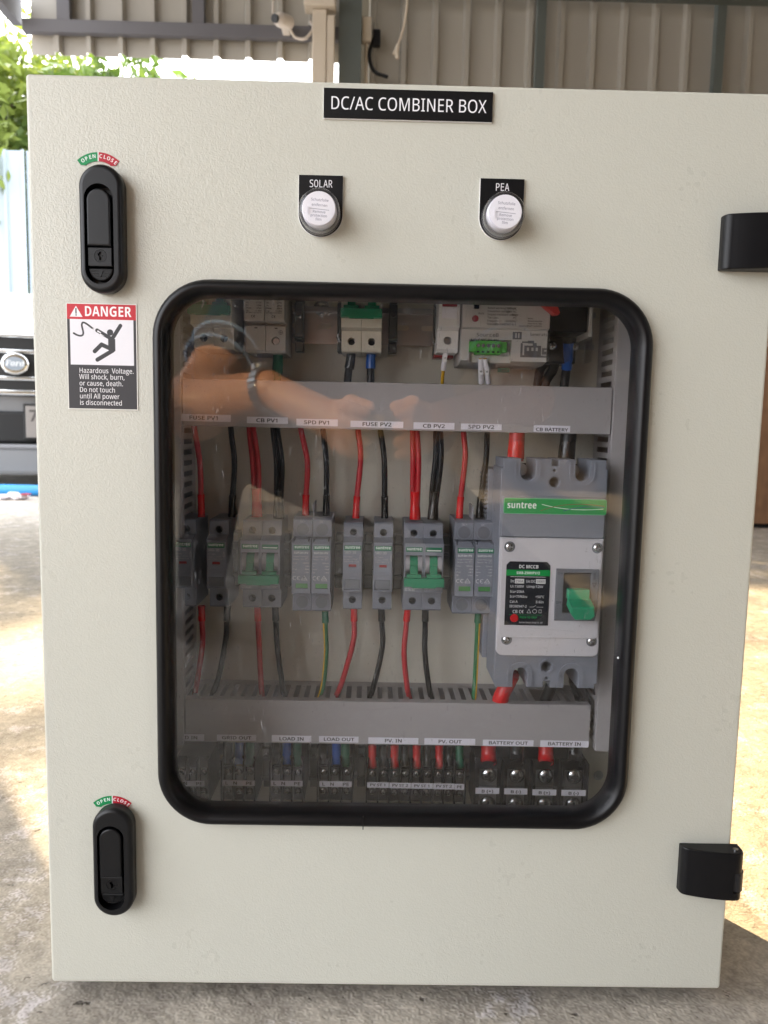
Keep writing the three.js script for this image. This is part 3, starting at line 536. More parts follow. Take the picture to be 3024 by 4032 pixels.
// ---------------------------------------------------------------- cable ducts
const ZD = -0.11;                                       // face of the duct covers
const tapeCut = (text, wmm, hmm, size = 4.2, sp = 1.0) => printed(wmm, hmm, (c, w, h) => { c.fillStyle = '#e6e4ee'; c.fillRect(0, 0, w, h); c.fillStyle = '#1b1a20'; c.strokeStyle = '#1b1a20'; c.lineWidth = 0.16; c.font = size + 'px sans-serif'; c.textAlign = 'center'; c.textBaseline = 'middle'; c.save(); c.translate(w / 2, h / 2 + 0.1); c.scale(1.42 * sp, 1); c.fillText(text, 0, 0); c.strokeText(text, 0, 0); c.restore(); });
function tape(parent, text, px0, py0, px1, py1, z, size, sp) {                        // printed tape stuck on a face at depth z
  const a = P(px0, py0, z), b = P(px1, py1, z), w = b[0] - a[0], h = Math.abs(a[1] - b[1]);
  const r = tapeCut(text, w * 1000, h * 1000, size, sp); const g = box(w, h, 0.0003); toUV(g, r, -w / 2, -h / 2, w / 2, h / 2);
  const m = mk('tape_label', g, M.printMatt, parent, 'white tape printed ' + text);
  m.position.set((a[0] + b[0]) / 2 - parent.position.x, (a[1] + b[1]) / 2 - parent.position.y, z + 0.00025 - parent.position.z); return m;
}
const finH = new THREE.BoxGeometry(0.0052, 0.0014, 0.05), finV = new THREE.BoxGeometry(0.0014, 0.0052, 0.05);
function ductH(label, x0, x1, y0, y1, fingersTop) {
  const g = thing('cable_duct', label, 'cable duct', [(x0 + x1) / 2, y0, ZP], 'grey cable ducts'), L = x1 - x0, H = y1 - y0, D = ZD - ZP;
  mk('cover', merge([rb(L, H, 0.002, 0.0008, 0, H / 2, D - 0.001), box(L - 0.001, 0.002, 0.008, 0, H - 0.0012, D - 0.006), box(L - 0.001, 0.002, 0.008, 0, 0.0012, D - 0.006)]), M.duct, g);
  mk('base', box(L, H - 0.006, 0.002, 0, H / 2, 0.0012), M.duct, g);
  for (const s of [0, 1]) {
    const yy = s ? H - 0.0034 : 0.0034; mk('side_root', box(L, 0.0014, 0.012, 0, yy, 0.0082), M.duct, g);
    const n = Math.floor(L / 0.0101);
    if (s ? fingersTop : false) for (let i = 0; i < n; i++) { if (fingersTop(x0 + (i + 0.5) * 0.0101)) { const f = mk('finger', finH, M.duct, g); f.position.set(-L / 2 + (i + 0.5) * 0.0101, yy, 0.0392); } }
    else mk('side_wall', box(L, 0.0014, 0.048, 0, yy, 0.0382), M.duct, g);
  }
  return g;
}
function ductV(label, xa, xb, y0, y1, side) {
  const g = thing('cable_duct', label, 'cable duct', [(xa + xb) / 2, y0, ZP], 'grey cable ducts'), L = y1 - y0, Wd = xb - xa, D = ZD - ZP + 0.002;
  mk('cover', merge([rb(Wd, L, 0.002, 0.0008, 0, L / 2, D - 0.001), box(0.002, L - 0.001, 0.008, Wd / 2 - 0.0012, L / 2, D - 0.006), box(0.002, L - 0.001, 0.008, -Wd / 2 + 0.0012, L / 2, D - 0.006)]), M.duct, g);
  mk('base', box(Wd - 0.006, L, 0.002, 0, L / 2, 0.0012), M.duct, g);
  const xs = side * (Wd / 2 - 0.0034); mk('side_root', box(0.0014, L, 0.012, xs, L / 2, 0.0082), M.duct, g); mk('side_wall', box(0.0014, L, 0.05, -xs, L / 2, 0.0392), M.duct, g);
  for (let i = 0; i < Math.floor(L / 0.0101); i++) { const f = mk('finger', finV, M.duct, g); f.position.set(xs, (i + 0.5) * 0.0101, 0.0392); }
  return g;
}
const XR = P(2404, 1700, ZD)[0];
const dv = ductV('grey upright cable duct with slotted side behind the window edge by the battery breaker', XR + 0.0006, XR + 0.045, 0.1745, 0.66, -1);
ductV('grey upright cable duct behind the window edge nearest the door handles', -0.2385, -0.1925, 0.1745, 0.66, 1);
const DUCT1 = ductH('grey cable duct labelled FUSE PV1 to CB BATTERY across the cabinet', -0.1915, XR, 0.4718, 0.5138, null);
const DUCT2 = ductH('grey cable duct labelled GRID IN to BATTERY IN above the terminal blocks', -0.1915, XR - 0.0045, 0.1772, 0.2188, (x) => !(x > 0.098 && x < 0.126) && !(x > 0.142 && x < 0.166));
for (const [t, a, b, c, d] of [['FUSE PV1', 698, 1629, 909, 1662], ['CB PV1', 972, 1640, 1134, 1670], ['SPD PV1', 1167, 1648, 1330, 1679], ['FUSE PV2', 1380, 1656, 1588, 1686], ['CB PV2', 1628, 1662, 1789, 1692], ['SPD PV2', 1815, 1667, 1975, 1695]]) tape(DUCT1, t, a, b, c, d, ZD, 4.5);
tape(DUCT1, 'CB BATTERY', 2101, 1674, 2244, 1703, ZD, 3.8);
for (const [t, a, b, c, d] of [['GRID IN', 660, 2888, 805, 2918], ['GRID OUT', 854, 2891, 1009, 2918], ['LOAD IN', 1070, 2894, 1226, 2922], ['LOAD OUT', 1256, 2897, 1412, 2924], ['PV. IN', 1450, 2902, 1647, 2930], ['PV. OUT', 1671, 2905, 1871, 2934], ['BATTERY OUT', 1901, 2911, 2100, 2938], ['BATTERY IN', 2127, 2914, 2317, 2943]]) tape(DUCT2, t, a, b, c, d, ZD, 4.3);

// ---------------------------------------------------------------- rails and end stops
function rail(label, y, x0, x1) {
  const g = thing('din_rail', label, 'mounting rail', [(x0 + x1) / 2, y, ZP], 'mounting rails'), L = x1 - x0;
  const hole = (list) => { const s = rrect(-L / 2, -0.0135, L / 2, 0.0135, 0); for (const x of list) s.holes.push(rrect(x - 0.0065, -0.0026, x + 0.0065, 0.0026, 0.0025, THREE.Path)); return s; };
  const xs = []; for (let x = -L / 2 + 0.02; x < L / 2 - 0.01; x += 0.025) xs.push(x);
  mk('web', ext(hole(xs), 0.001, 0, 0.0002), M.zinc, g);
  for (const s of [-1, 1]) { mk('flange', box(L, 0.001, 0.0075, 0, s * 0.0131, 0.005), M.zinc, g); mk('lip', box(L, 0.0045, 0.001, 0, s * 0.0153, 0.0082), M.zinc, g); }
  return g;
}
const YM = 0.3458, YT = 0.582, YB = 0.142;
rail('zinc mounting rail carrying the row of grey protection devices', YM, -0.19, 0.085);
rail('zinc mounting rail of the top row, bare beside the white breaker', YT - 0.012, -0.19, 0.19);
M.endStop = phy({ color: '#4f5450', roughness: 0.35, metalness: 0.2 });
function makeEndStop() {
  const g = new THREE.Group();
  mk('clamp_body', merge([rb(0.0078, 0.034, 0.022, 0.001, 0, 0, 0.024), rb(0.0072, 0.008, 0.02, 0.001, 0, 0.022, 0.022), rb(0.0078, 0.0095, 0.014, 0.001, 0, -0.0225, 0.02)]), M.endStop, g);
  mk('clamp_tooth', rb(0.0086, 0.003, 0.004, 0.0005, 0, -0.0135, 0.0365), M.endStop, g);
  const s = mk('clamp_screw', merge([cyl(0.0032, 0.003, 0, 0.008, 0.0366, 16), box(0.005, 0.0008, 0.0009, 0, 0.008, 0.0384)]), M.zincDark, g);
  return g;
}
const endProto = makeEndStop();
function endStop(px, y, label, z = ZP, near = -0.14) {
  const x = P(px, 2200, near)[0]; const g = endProto.clone(); g.name = numbered('rail_end_stop'); g.position.set(x, y, z); g.userData = { label, category: 'end stop', group: 'clamps on the rails' }; scene.add(g);
}
for (const [px, l] of [[1335, 'small grey rail clamp between the SPD PV1 and FUSE PV2 devices'], [1450, 'small grey rail clamp between the two FUSE PV2 holders'], [1568, 'small grey rail clamp between FUSE PV2 and the CB PV2 breaker'], [1756, 'small grey rail clamp between CB PV2 and the SPD PV2 arrester'], [1126, 'small grey rail clamp between CB PV1 and the SPD PV1 arrester'], [922, 'small grey rail clamp between FUSE PV1 and the CB PV1 breaker']]) endStop(px, YM, l);
for (const [px, l] of [[1170, 'rail clamp beside the SUP1-40 arrester on the top rail'], [1332, 'rail clamp on the SUP1-40 side of the white two-pole breaker'], [1528, 'rail clamp on the red-tipped fuse holder side of the white breaker'], [1700, 'rail clamp touching the red-tipped white fuse holder']]) endStop(px, YT - 0.012, l, ZP, -0.145);
{ const q = P(1268, 1213, ZP); tag(mk('rail_screw', merge([new THREE.SphereGeometry(0.0062, 24, 8, 0, 6.2832, 0, Math.PI / 2).rotateX(Math.PI / 2).scale(1, 1, 0.55), cyl(0.0078, 0.001, 0, 0, 0.0003)]), M.steel), 'round headed steel screw fixing the bare top rail', 'screw').position.set(q[0], q[1], ZP + 0.0014); }

// ---------------------------------------------------------------- devices on the rails
const screwGeo = (r) => merge([cyl(r, 0.0022, 0, 0, 0, 20), box(r * 1.6, r * 0.32, 0.0007, 0, 0, 0.0013), box(r * 0.32, r * 1.6, 0.0007, 0, 0, 0.00132)]);
const panScrew = (r) => cut(new THREE.SphereGeometry(r, 24, 12, 0, 6.2832, 0, Math.PI / 2).rotateX(Math.PI / 2).scale(1, 1, 0.62), [box(r * 1.15, r * 0.28, r, 0, 0, r * 0.75), box(r * 0.28, r * 1.15, r, 0, 0, r * 0.75)]);
const SG = { small: screwGeo(0.0029), mid: panScrew(0.0034), big: panScrew(0.0075), plate: panScrew(0.004) };
function flat(parent, name, r, w, h, x, y, z, mat = M.printOpaque, label) { const g = box(w, h, 0.0003); toUV(g, r, -w / 2, -h / 2, w / 2, h / 2); const m = mk(name, g, mat, parent, label); m.position.set(x, y, z); return m; }
function print(parent, name, r, w, h, x, y, z) { const g = new THREE.PlaneGeometry(w, h); toUV(g, r, -w / 2, -h / 2, w / 2, h / 2); const m = mk(name, g, M.printClear, parent); m.position.set(x, y, z); m.castShadow = false; return m; }
const logo = printed(14, 3.8, (c, w, h) => { c.fillStyle = '#0d6b48'; c.fillRect(0, 0, w, h); c.fillStyle = '#eef1ee'; c.font = 'bold 3.6px sans-serif'; c.textAlign = 'center'; c.save(); c.translate(w / 2, 2.95); const t = c.measureText('suntree').width; c.scale(12.8 / t, 1); c.fillText('suntree', 0, 0); c.restore(); }, 10);
const bar = printed(14, 3.6, (c, w, h) => { c.fillStyle = '#0d6b48'; c.fillRect(0, 0, w, h); c.fillStyle = '#e9ece9'; c.fillRect(0.8, 2.0, 12.4, 0.9); });
// one pole: outline [z, y] above the plate, then terminal holes
const poleProfile = [[0.006, -0.041], [0.0555, -0.041], [0.057, -0.0395], [0.057, -0.0228], [0.0695, -0.0212], [0.07, -0.0205], [0.07, 0.0235], [0.0695, 0.0243], [0.057, 0.0275], [0.057, 0.0395], [0.0555, 0.041], [0.006, 0.041]];
const poleBody = (w, slot) => cut(extX(poleProfile, w, 0.0004), [cyl(0.0034, 0.02, 0, 0.0318, 0.052, 24), cyl(0.0034, 0.02, 0, -0.0318, 0.052, 24), ...(slot ? [box(w - 0.0026, 0.0195, 0.03, 0, 0.0035, 0.0665)] : [])]);
const bodyMCB = poleBody(0.0178, true), body1P = poleBody(0.0178, false);
const arcLip = (() => { const s = sector(0.0056, 0.0063, Math.PI, Math.PI * 2); return merge([ext(s, 0.0003, 0, 0.057), box(0.0007, 0.008, 0.0003, -0.00595, 0.0042, 0.05715), box(0.0007, 0.008, 0.0003, 0.00595, 0.0042, 0.05715)]); })();
function terminals(pole, mat) {
  for (const s of [1, -1]) { const c = mk('terminal_screw', SG.small, M.zincDark, pole); c.position.set(0, s * 0.0318, 0.0436); const l = mk('terminal_lip', arcLip, mat, pole); l.position.set(0, s * 0.0318, 0); if (s < 0) l.rotation.z = Math.PI; }
}
const mcbPrint = printed(16.5, 9, (c, w, h) => { c.fillStyle = '#d8d9de'; c.font = '1.7px sans-serif'; c.fillText('6×5In', 0.3, 1.8); c.fillText('500V/6kA', 0.3, 3.7); c.fillText('Cat. A', 0.3, 5.5); c.fillText('500V⎓', 9, 5.5); c.fillRect(0, 6.0, 16.5, 0.28); c.font = 'bold 2.4px sans-serif'; c.fillText('SL7N-63', 0.3, 8.6); });
const mcbPrint2 = printed(16.5, 9, (c, w, h) => { c.strokeStyle = '#d8d9de'; c.fillStyle = '#d8d9de'; c.lineWidth = 0.28; for (const x of [2.4, 5.2]) { c.beginPath(); c.moveTo(x, 5.2); c.lineTo(x, 2.8); c.lineTo(x - 1.2, 0.8); c.stroke(); } c.beginPath(); c.moveTo(7.2, 0); c.lineTo(7.2, 6); c.stroke(); c.beginPath(); c.arc(8.6, 4.6, 0.6, 0, 7); c.stroke(); c.font = '1.6px sans-serif'; c.fillText('2', 1, 5.4); c.fillText('4', 3.9, 5.4); c.fillRect(0, 6.0, 16.2, 0.28); c.fillText('GB/T14048.2 IEC60947-2', 1.2, 8.3, 14.5); });
function mcb(label, name, x, y, bodyMat, isBeige, group) {
  const g = thing(name, label, 'circuit breaker', [x, y, ZP], group);
  for (const s of [-1, 1]) {
    const p = mk('pole', bodyMCB, bodyMat, g); p.position.x = s * 0.009; terminals(p, bodyMat);
    for (const q of [-1, 1]) mk('toggle_barrel', cylX(0.0085, 0.0036, q * 0.0056, 0.0045, 0.0628, 28), isBeige ? M.beige : M.greyMid, p);
    mk('toggle_drum', cylX(0.0076, 0.007, 0, 0.0045, 0.0632, 24), M.green, p);
    mk('toggle', extX([[0.064, 0.004], [0.0718, 0.004], [0.0765, -0.004], [0.078, -0.006], [0.07, -0.0065], [0.064, -0.004]], 0.0066, 0.0003), M.green, p);
    if (!isBeige) { flat(p, 'maker_mark', s < 0 ? logo : bar, 0.0148, 0.0042, 0, 0.0186, 0.0702, M.printOpaque); print(p, 'rating_print', s < 0 ? mcbPrint : mcbPrint2, 0.0165, 0.009, 0, -0.0158, 0.0704); }
  }
  mk('handle_bar', merge([rb(0.0362, 0.0078, 0.0085, 0.0007, 0, -0.0098, 0.0772), rb(0.013, 0.0036, 0.006, 0.0005, -0.009, -0.0048, 0.075), rb(0.013, 0.0036, 0.006, 0.0005, 0.009, -0.0048, 0.075), ext(poly([[-0.0128, -0.0105], [0.0128, -0.0105], [0.0105, -0.0148], [-0.0105, -0.0148]]), 0.003, 0.0004, 0.0785)]), M.green, g);
  return g;
}
const xAt = (px, py = 2230, z = -0.105) => P(px, py, z)[0];
const midRow = 'protection devices in the middle row';
mcb('grey two-pole breaker with green handle under the CB PV2 label', 'circuit_breaker', (xAt(1591) + xAt(1746)) / 2, YM, M.grey, false, midRow);
mcb('grey two-pole breaker with green handle under the CB PV1 label', 'circuit_breaker', (xAt(944) + xAt(1104)) / 2, YM, M.grey, false, midRow);
mcb('beige two-pole breaker with green handle between rail clamps, black and blue leads below it', 'circuit_breaker', P(1424, 1300, -0.118)[0], YT, M.beige, true, 'white breakers in the top row');
mcb('beige two-pole breaker beside the SUP1-40 arrester, behind the window corner', 'circuit_breaker', P(842, 1300, -0.118)[0], YT, M.beige, true, 'white breakers in the top row');
// fuse holders
const fusePrint = printed(16, 13, (c, w, h) => { c.fillStyle = '#dcdde2'; c.font = '3.3px sans-serif'; c.fillText('SRD-30', 0.4, 3.2); c.font = '1.75px sans-serif'; c.fillText('DC1100V', 0.4, 6.0); c.fillText('Do Not', 0.4, 8.5); c.fillText('10x38', 7.6, 8.2); c.fillText('open under load', 0.4, 10.4, 13.4); c.strokeStyle = '#dcdde2'; c.lineWidth = 0.25; c.beginPath(); c.moveTo(15, 2.4); c.lineTo(15, 4.4); c.stroke(); c.strokeRect(14.4, 4.4, 1.1, 3.4); c.beginPath(); c.moveTo(15.2, 7.8); c.lineTo(15.2, 10.6); c.stroke(); });
const fuseFront = (() => { // drawer with finger tab
  const s = rrect(-0.0082, -0.0205, 0.0082, 0.0222, 0.0009); s.holes.push(rrect(-0.0072, -0.0192, 0.0072, -0.0098, 0.0004, THREE.Path)); s.holes.push(rrect(-0.0035, 0.0017, 0.0035, 0.0041, 0.0004, THREE.Path));
  const list = [ext(s, 0.0016, 0.0002, 0.0698, 1)]; for (let i = 0; i < 4; i++) list.push(box(0.0166, 0.0006, 0.0006, 0, -0.0032 - i * 0.0013, 0.0715)); return merge(list);
})();
function fuse(x, label) {
  const g = thing('fuse_holder', label, 'fuse holder', [x, YM, ZP], midRow);
  const b = mk('body', body1P, M.grey, g); terminals(b, M.grey);
  const d = mk('drawer', fuseFront, M.grey, g);
  mk('finger_tab', rb(0.0136, 0.0088, 0.002, 0.0005, 0, -0.0142, 0.0706), M.greyDark, d);
  mk('indicator', box(0.0068, 0.0022, 0.0008, 0, 0.0029, 0.0705), M.redDark, d);
  flat(d, 'maker_mark', logo, 0.0152, 0.0043, 0, 0.0193, 0.0716, M.printOpaque);
  print(d, 'rating_print', fusePrint, 0.016, 0.013, 0.0001, 0.0104, 0.0717);
}
for (const [a, b, l] of [[1349, 1427, 'grey single fuse holder marked SRD-30 fed by the red FUSE PV2 cable'], [1468, 1548, 'grey single fuse holder marked SRD-30 fed by the black FUSE PV2 cable'], [812, 892, 'grey single fuse holder fed by the black FUSE PV1 cable'], [682, 760, 'grey single fuse holder fed by the red FUSE PV1 cable']]) fuse((xAt(a) + xAt(b)) / 2, l);
// surge arresters
const spdPrint = printed(16.4, 33, (c, w, h) => {
  c.fillStyle = '#dfe0e4'; c.strokeStyle = '#dfe0e4'; c.font = 'bold 2.9px sans-serif'; c.fillText('SUP2H-PV', 1.3, 2.9, 14.4); c.font = '1.9px sans-serif'; c.fillText('Surge Protective', 1.2, 6.2, 14); c.fillText('Device   PV', 1.2, 8.9); c.lineWidth = 0.2; c.strokeRect(12.2, 7.2, 2.5, 2.0); c.font = '1.5px sans-serif'; c.fillText('T2', 12.6, 8.8);
  c.font = '1.8px sans-serif'; [['Ucpv', '500VDC'], ['In', '20kA'], ['Imax', '40kA'], ['Up', '2.6kV']].forEach(([a, b], i) => { c.textAlign = 'left'; c.fillText(a, 0.5, 12.6 + i * 3.0); c.textAlign = 'right'; c.fillText(b, 15.6, 12.6 + i * 3.0); });
  c.lineWidth = 0.45; c.beginPath(); c.arc(2.6, 27, 1.75, 1.0, 5.3); c.stroke(); c.beginPath(); c.arc(6.4, 27, 1.75, 1.0, 5.3); c.stroke(); c.beginPath(); c.moveTo(4.7, 27); c.lineTo(6.4, 27); c.stroke();
  c.lineWidth = 0.4; c.beginPath(); c.moveTo(11, 24.6); c.lineTo(13.6, 28.4); c.lineTo(8.6, 28.4); c.closePath(); c.stroke(); c.beginPath(); c.moveTo(9.9, 27.4); c.lineTo(12.4, 27.1); c.stroke(); c.fillRect(8.4, 29.3, 6, 0.3); });
const dcPrint = (t) => printed(7, 3.2, (c, w) => { c.fillStyle = '#d6d8dd'; c.font = '2.9px sans-serif'; c.textAlign = 'center'; c.fillText(t, w / 2, 2.6); });
const dcP = dcPrint('DC+'), dcM = dcPrint('DC−');
const spdBase = extX([[0.006, -0.0435], [0.056, -0.0435], [0.0578, -0.042], [0.0578, -0.0255], [0.05, -0.025], [0.05, 0.0265], [0.0578, 0.027], [0.0578, 0.0425], [0.0535, 0.0445], [0.006, 0.0445]], 0.0178, 0.0005);
const spdCart = (() => { const b = extX([[0.0505, -0.0242], [0.07, -0.0242], [0.0708, -0.0234], [0.0708, 0.022], [0.0665, 0.0258], [0.0505, 0.0258]], 0.0172, 0.0004); return cut(b, [box(0.0112, 0.0046, 0.003, 0.0005, -0.0168, 0.0705), box(0.0012, 0.005, 0.03, -0.0068, 0.026, 0.066), box(0.0012, 0.005, 0.03, 0.0066, 0.026, 0.066)]); })();
const spdDisc = merge([cyl(0.0056, 0.0008, 0, 0, 0.0581, 32), ext(sector(0.0072, 0.0076, Math.PI * 0.98, Math.PI * 2.02), 0.0003, 0, 0.0577)]);
function spd(x, label) {
  const g = thing('surge_arrester', label, 'surge arrester', [x, YM, ZP], midRow);
  for (const s of [-1, 1]) {
    const b = mk('base_pole', spdBase, M.grey, g); b.position.x = s * 0.009;
    for (const [y, k] of [[0.0335, 0], [-0.0345, Math.PI]]) { const d = mk('terminal_boss', spdDisc, M.greyDark, b); d.position.y = y; d.rotation.z = k; }
    print(b, 'polarity_print', s < 0 ? dcP : dcM, 0.007, 0.0032, 0, 0.0411, 0.0581);
    const c = mk('cartridge', spdCart, M.grey, g); c.position.x = s * 0.009;
    mk('indicator', box(0.0108, 0.0042, 0.0008, 0.0005, -0.0168, 0.0695), M.greenLamp, c);
    flat(c, 'maker_mark', logo, 0.0148, 0.0042, 0.0006, 0.0186, 0.071, M.printOpaque);
    print(c, 'rating_print', spdPrint, 0.0162, 0.031, 0, 0.0004, 0.0711);
  }
  const fin = new THREE.Shape(); fin.moveTo(0.02, 0.043); fin.lineTo(0.046, 0.043); fin.lineTo(0.046, 0.052); fin.absarc(0.041, 0.052, 0.005, 0, Math.PI / 2); fin.lineTo(0.02, 0.057); fin.closePath();
  mk('divider_fin', ext(fin, 0.0014, 0).rotateY(-Math.PI / 2).translate(0.0007, 0, 0), M.greyMid, g);
  return g;
}
spd((xAt(1787) + xAt(1950)) / 2, 'grey two-part surge arrester marked SUP2H-PV under the SPD PV2 label');
spd((xAt(1145) + xAt(1305)) / 2, 'grey two-part surge arrester marked SUP2H-PV under the SPD PV1 label');
{ // mains arrester in the top row
  const x = P(1043, 1300, -0.112)[0], yb = P(1043, 1388, -0.115)[1];
  const g = thing('surge_arrester', 'light grey two-part mains surge arrester marked SUP1-40 in the top row', 'surge arrester', [x, yb, ZP], 'top row devices');
  const pr = printed(16.4, 20, (c) => { c.fillStyle = '#3c3a3c'; c.font = 'bold 3.1px sans-serif'; c.fillText('SUP1-40', 1.4, 4.2, 13.2); c.font = '2px sans-serif'; [['Uc:', '~275V'], ['In:', '20kA'], ['Imax:', '40kA'], ['Up:', '<1.8kV']].forEach(([a, b], i) => { c.textAlign = 'left'; c.fillText(a, 1, 7 + i * 2.35); c.textAlign = 'right'; c.fillText(b, 14.8, 7 + i * 2.35); }); c.textAlign = 'left'; c.font = '1.4px sans-serif'; c.fillText('GB/T18802.1 IEC61643-31', 0.8, 16, 14); c.font = '3.2px sans-serif'; c.fillText('C€', 5.6, 19.4); });
  const er = printed(6, 6, (c) => { c.strokeStyle = '#3c3a3c'; c.lineWidth = 0.35; c.beginPath(); c.arc(3, 3, 2.3, 0, 7); c.stroke(); for (const [y, w] of [[3, 1.6], [3.8, 1.0], [4.5, 0.5]]) { c.beginPath(); c.moveTo(3 - w, y); c.lineTo(3 + w, y); c.stroke(); } c.beginPath(); c.moveTo(3, 0.8); c.lineTo(3, 3); c.stroke(); });
  const prof = [[0.006, 0], [0.056, 0], [0.0585, 0.002], [0.0585, 0.0235], [0.05, 0.025], [0.05, 0.09], [0.006, 0.09]];
  const cart = extX([[0.0502, 0.0265], [0.0665, 0.0265], [0.0675, 0.0275], [0.0675, 0.08], [0.0502, 0.08]], 0.0174, 0.0004);
  for (const s of [-1, 1]) {
    let geo = extX(prof, 0.0178, 0.0005); if (s > 0) geo = cut(geo, [cyl(0.0036, 0.02, 0, 0.0105, 0.052, 24)]);
    const b = mk('base_pole', geo, M.atsGrey, g); b.position.x = s * 0.009;
    if (s > 0) { const c = mk('terminal_screw', SG.small, M.zinc, b); c.position.set(0, 0.0105, 0.0545); print(b, 'earth_mark', er, 0.0045, 0.0045, 0.0045, 0.018, 0.0588); }
    mk('slot', box(0.0026, 0.0008, 0.0004, 0.0004, 0.0216, 0.0587), M.pit, b);
    const k = mk('cartridge', cart, M.atsGrey, g); k.position.x = s * 0.009; print(k, 'rating_print', pr, 0.0164, 0.02, 0, 0.0388, 0.0677);
    mk('indicator', box(0.009, 0.004, 0.0006, 0, 0.0515, 0.0677), M.green, k);
  }
}
{ // white fuse holder with red cap
  const a = P(1722, 1300, -0.118)[0], b = P(1806, 1300, -0.118)[0], yb = P(1760, 1388, -0.118)[1];
  const g = thing('fuse_holder', 'white single fuse holder with a red cap beside the changeover switch', 'fuse holder', [(a + b) / 2, yb, ZP], 'top row devices');
  const body = cut(extX([[0.006, 0], [0.054, 0], [0.057, 0.003], [0.057, 0.019], [0.066, 0.021], [0.067, 0.022], [0.067, 0.085], [0.006, 0.085]], 0.0192, 0.0006), [cyl(0.0037, 0.02, 0, 0.0105, 0.05, 24)]);
  mk('body', body, M.white, g); const s = mk('terminal_screw', SG.small, M.zinc, g); s.position.set(0, 0.0105, 0.0465); s.scale.setScalar(1.15);
  mk('label_panel', rb(0.0132, 0.0098, 0.0006, 0.0002, 0, 0.0335, 0.0673), M.paperWhite, g);
  mk('red_cap', rb(0.0132, 0.012, 0.003, 0.0008, 0, 0.0448, 0.0675), M.redDark, g);
  mk('foot', box(0.018, 0.004, 0.018, -0.001, -0.0005, 0.022), M.redDark, g);
}
{ // automatic changeover switch
  const z = -0.108, q = (px, py) => P(px, py, z), a = q(1812, 1433), b = q(2152, 1433), step = q(1980, 1300)[1], yb = q(1980, 1424)[1];
  const xc = (a[0] + b[0]) / 2, w = b[0] - a[0];
  const g = thing('changeover_switch', 'pale grey changeover switch with red lever and green plug terminal in the top row', 'switch', [xc, yb, ZP], 'top row devices');
  const D = z - ZP, sy = step - yb;
  mk('body', cut(extX([[0.006, -0.002], [0.05, -0.002], [D, 0.0005], [D, sy], [D + 0.007, sy + 0.001], [D + 0.007, 0.09], [0.006, 0.09]], w, 0.0008), [box(0.0375, 0.0255, 0.014, -w / 2 + 0.0395 / 2 + 0.0065, 0.006, D)]), M.atsGrey, g);
  const pr = printed(66, 27, (c) => {
    c.fillStyle = '#6a6767'; c.strokeStyle = '#6a6767'; c.font = '4.2px monospace'; c.fillText('SourceB', 10.5, 6.6); c.font = '4.4px sans-serif'; c.fillText('NO C NC BR BN', 6.3, 12, 22); c.font = '3.7px monospace'; c.fillText('Generator', 54 - 1.4, 5.7, 15.5);
    c.fillRect(39, 2, 7, 6.6); c.fillStyle = '#bdbab6'; c.fillRect(41, 3.1, 1.1, 4.4); c.fillRect(43.2, 3.1, 1.1, 4.4);
    c.fillStyle = '#6a6767'; c.fillRect(45.5, 12, 1.6, 12.4); c.fillRect(46, 22.6, 26, 1.8); c.fillRect(48.5, 14, 13, 8.6); c.fillRect(62.5, 16, 9, 5.6); c.fillRect(46.5, 10.4, 8, 1.2); c.fillRect(51, 9.6, 5, 2.4); c.fillRect(55, 11.6, 3, 2.6);
    c.fillStyle = '#bdbab6'; for (const x of [50.4, 54, 57.4]) c.fillRect(x, 15.6, 1.7, 3); c.fillRect(64, 17.6, 5, 1.3); });
  print(g, 'front_print', pr, 0.076 * w / 0.078, 0.0265, 0.0005, sy / 2 + 0.0012, D + 0.0003);
  const pr2 = printed(66, 17, (c) => { c.fillStyle = '#77706c'; c.font = '2.5px sans-serif'; [['Rated working voltage', '230V AC'], ['Insulation voltage', '690V AC'], ['Impact-resistant voltage', '8KV'], ['Tse class', 'PC'], ['Frequency', '~50/60Hz'], ['Standard', 'IEC/EN60947-6-1']].forEach(([s, t], i) => { c.textAlign = 'left'; c.fillText(s, 15, 2.3 + i * 2.75); c.textAlign = 'right'; c.fillText(t, 40.5, 2.3 + i * 2.75); }); c.textAlign = 'left'; c.fillText('Auto', 7, 7); c.font = '2px sans-serif'; c.fillText('Source B', 43, 16.4); ['Note:', 'Manual operation', 'must be in "Ma-', 'nual" position'].forEach((s, i) => c.fillText(s, 50.5, 10 + i * 2.1, 13)); });
  print(g, 'upper_print', pr2, 0.066, 0.017, 0.0012, sy + 0.0105, D + 0.0074);
  mk('mode_slide', rb(0.0046, 0.0075, 0.003, 0.0004, -w / 2 + 0.0118, sy + 0.0205, D + 0.008), M.black, g);
  mk('lock_socket', cyl(0.0028, 0.001, -w / 2 + 0.0112, sy + 0.0085, D + 0.0073), M.redDark, g);
  const lv = mk('lever', ext(poly([[-0.007, 0.016], [0.009, 0.016], [0.0175, -0.0035], [0.0165, -0.0055], [0.0128, -0.0058], [-0.006, 0.009]]), 0.01, 0.0008, 0), std('#cf2f2c', 0.4), g); lv.position.set(w / 2 - 0.0115, sy + 0.0175, D + 0.008);
  const plug = mk('plug_terminal', cut(merge([rb(0.0335, 0.009, 0.012, 0.0004, 0, 0, 0), rb(0.0225, 0.0118, 0.013, 0.0004, 0, -0.0008, 0.001)]), []), M.greenPlug, g);
  plug.position.set(-w / 2 + 0.0395 / 2 + 0.0042, 0.0125, D - 0.004);
  for (let i = 0; i < 5; i++) { mk('plug_screw', merge([cyl(0.0017, 0.0008, -0.009 + i * 0.0045, 0.0008, 0.0078, 14), box(0.0026, 0.0005, 0.0004, -0.009 + i * 0.0045, 0.0008, 0.0083)]), M.steel, plug); mk('plug_port', box(0.0024, 0.0016, 0.0006, -0.009 + i * 0.0045, -0.0046, 0.0075), M.pit, plug); }
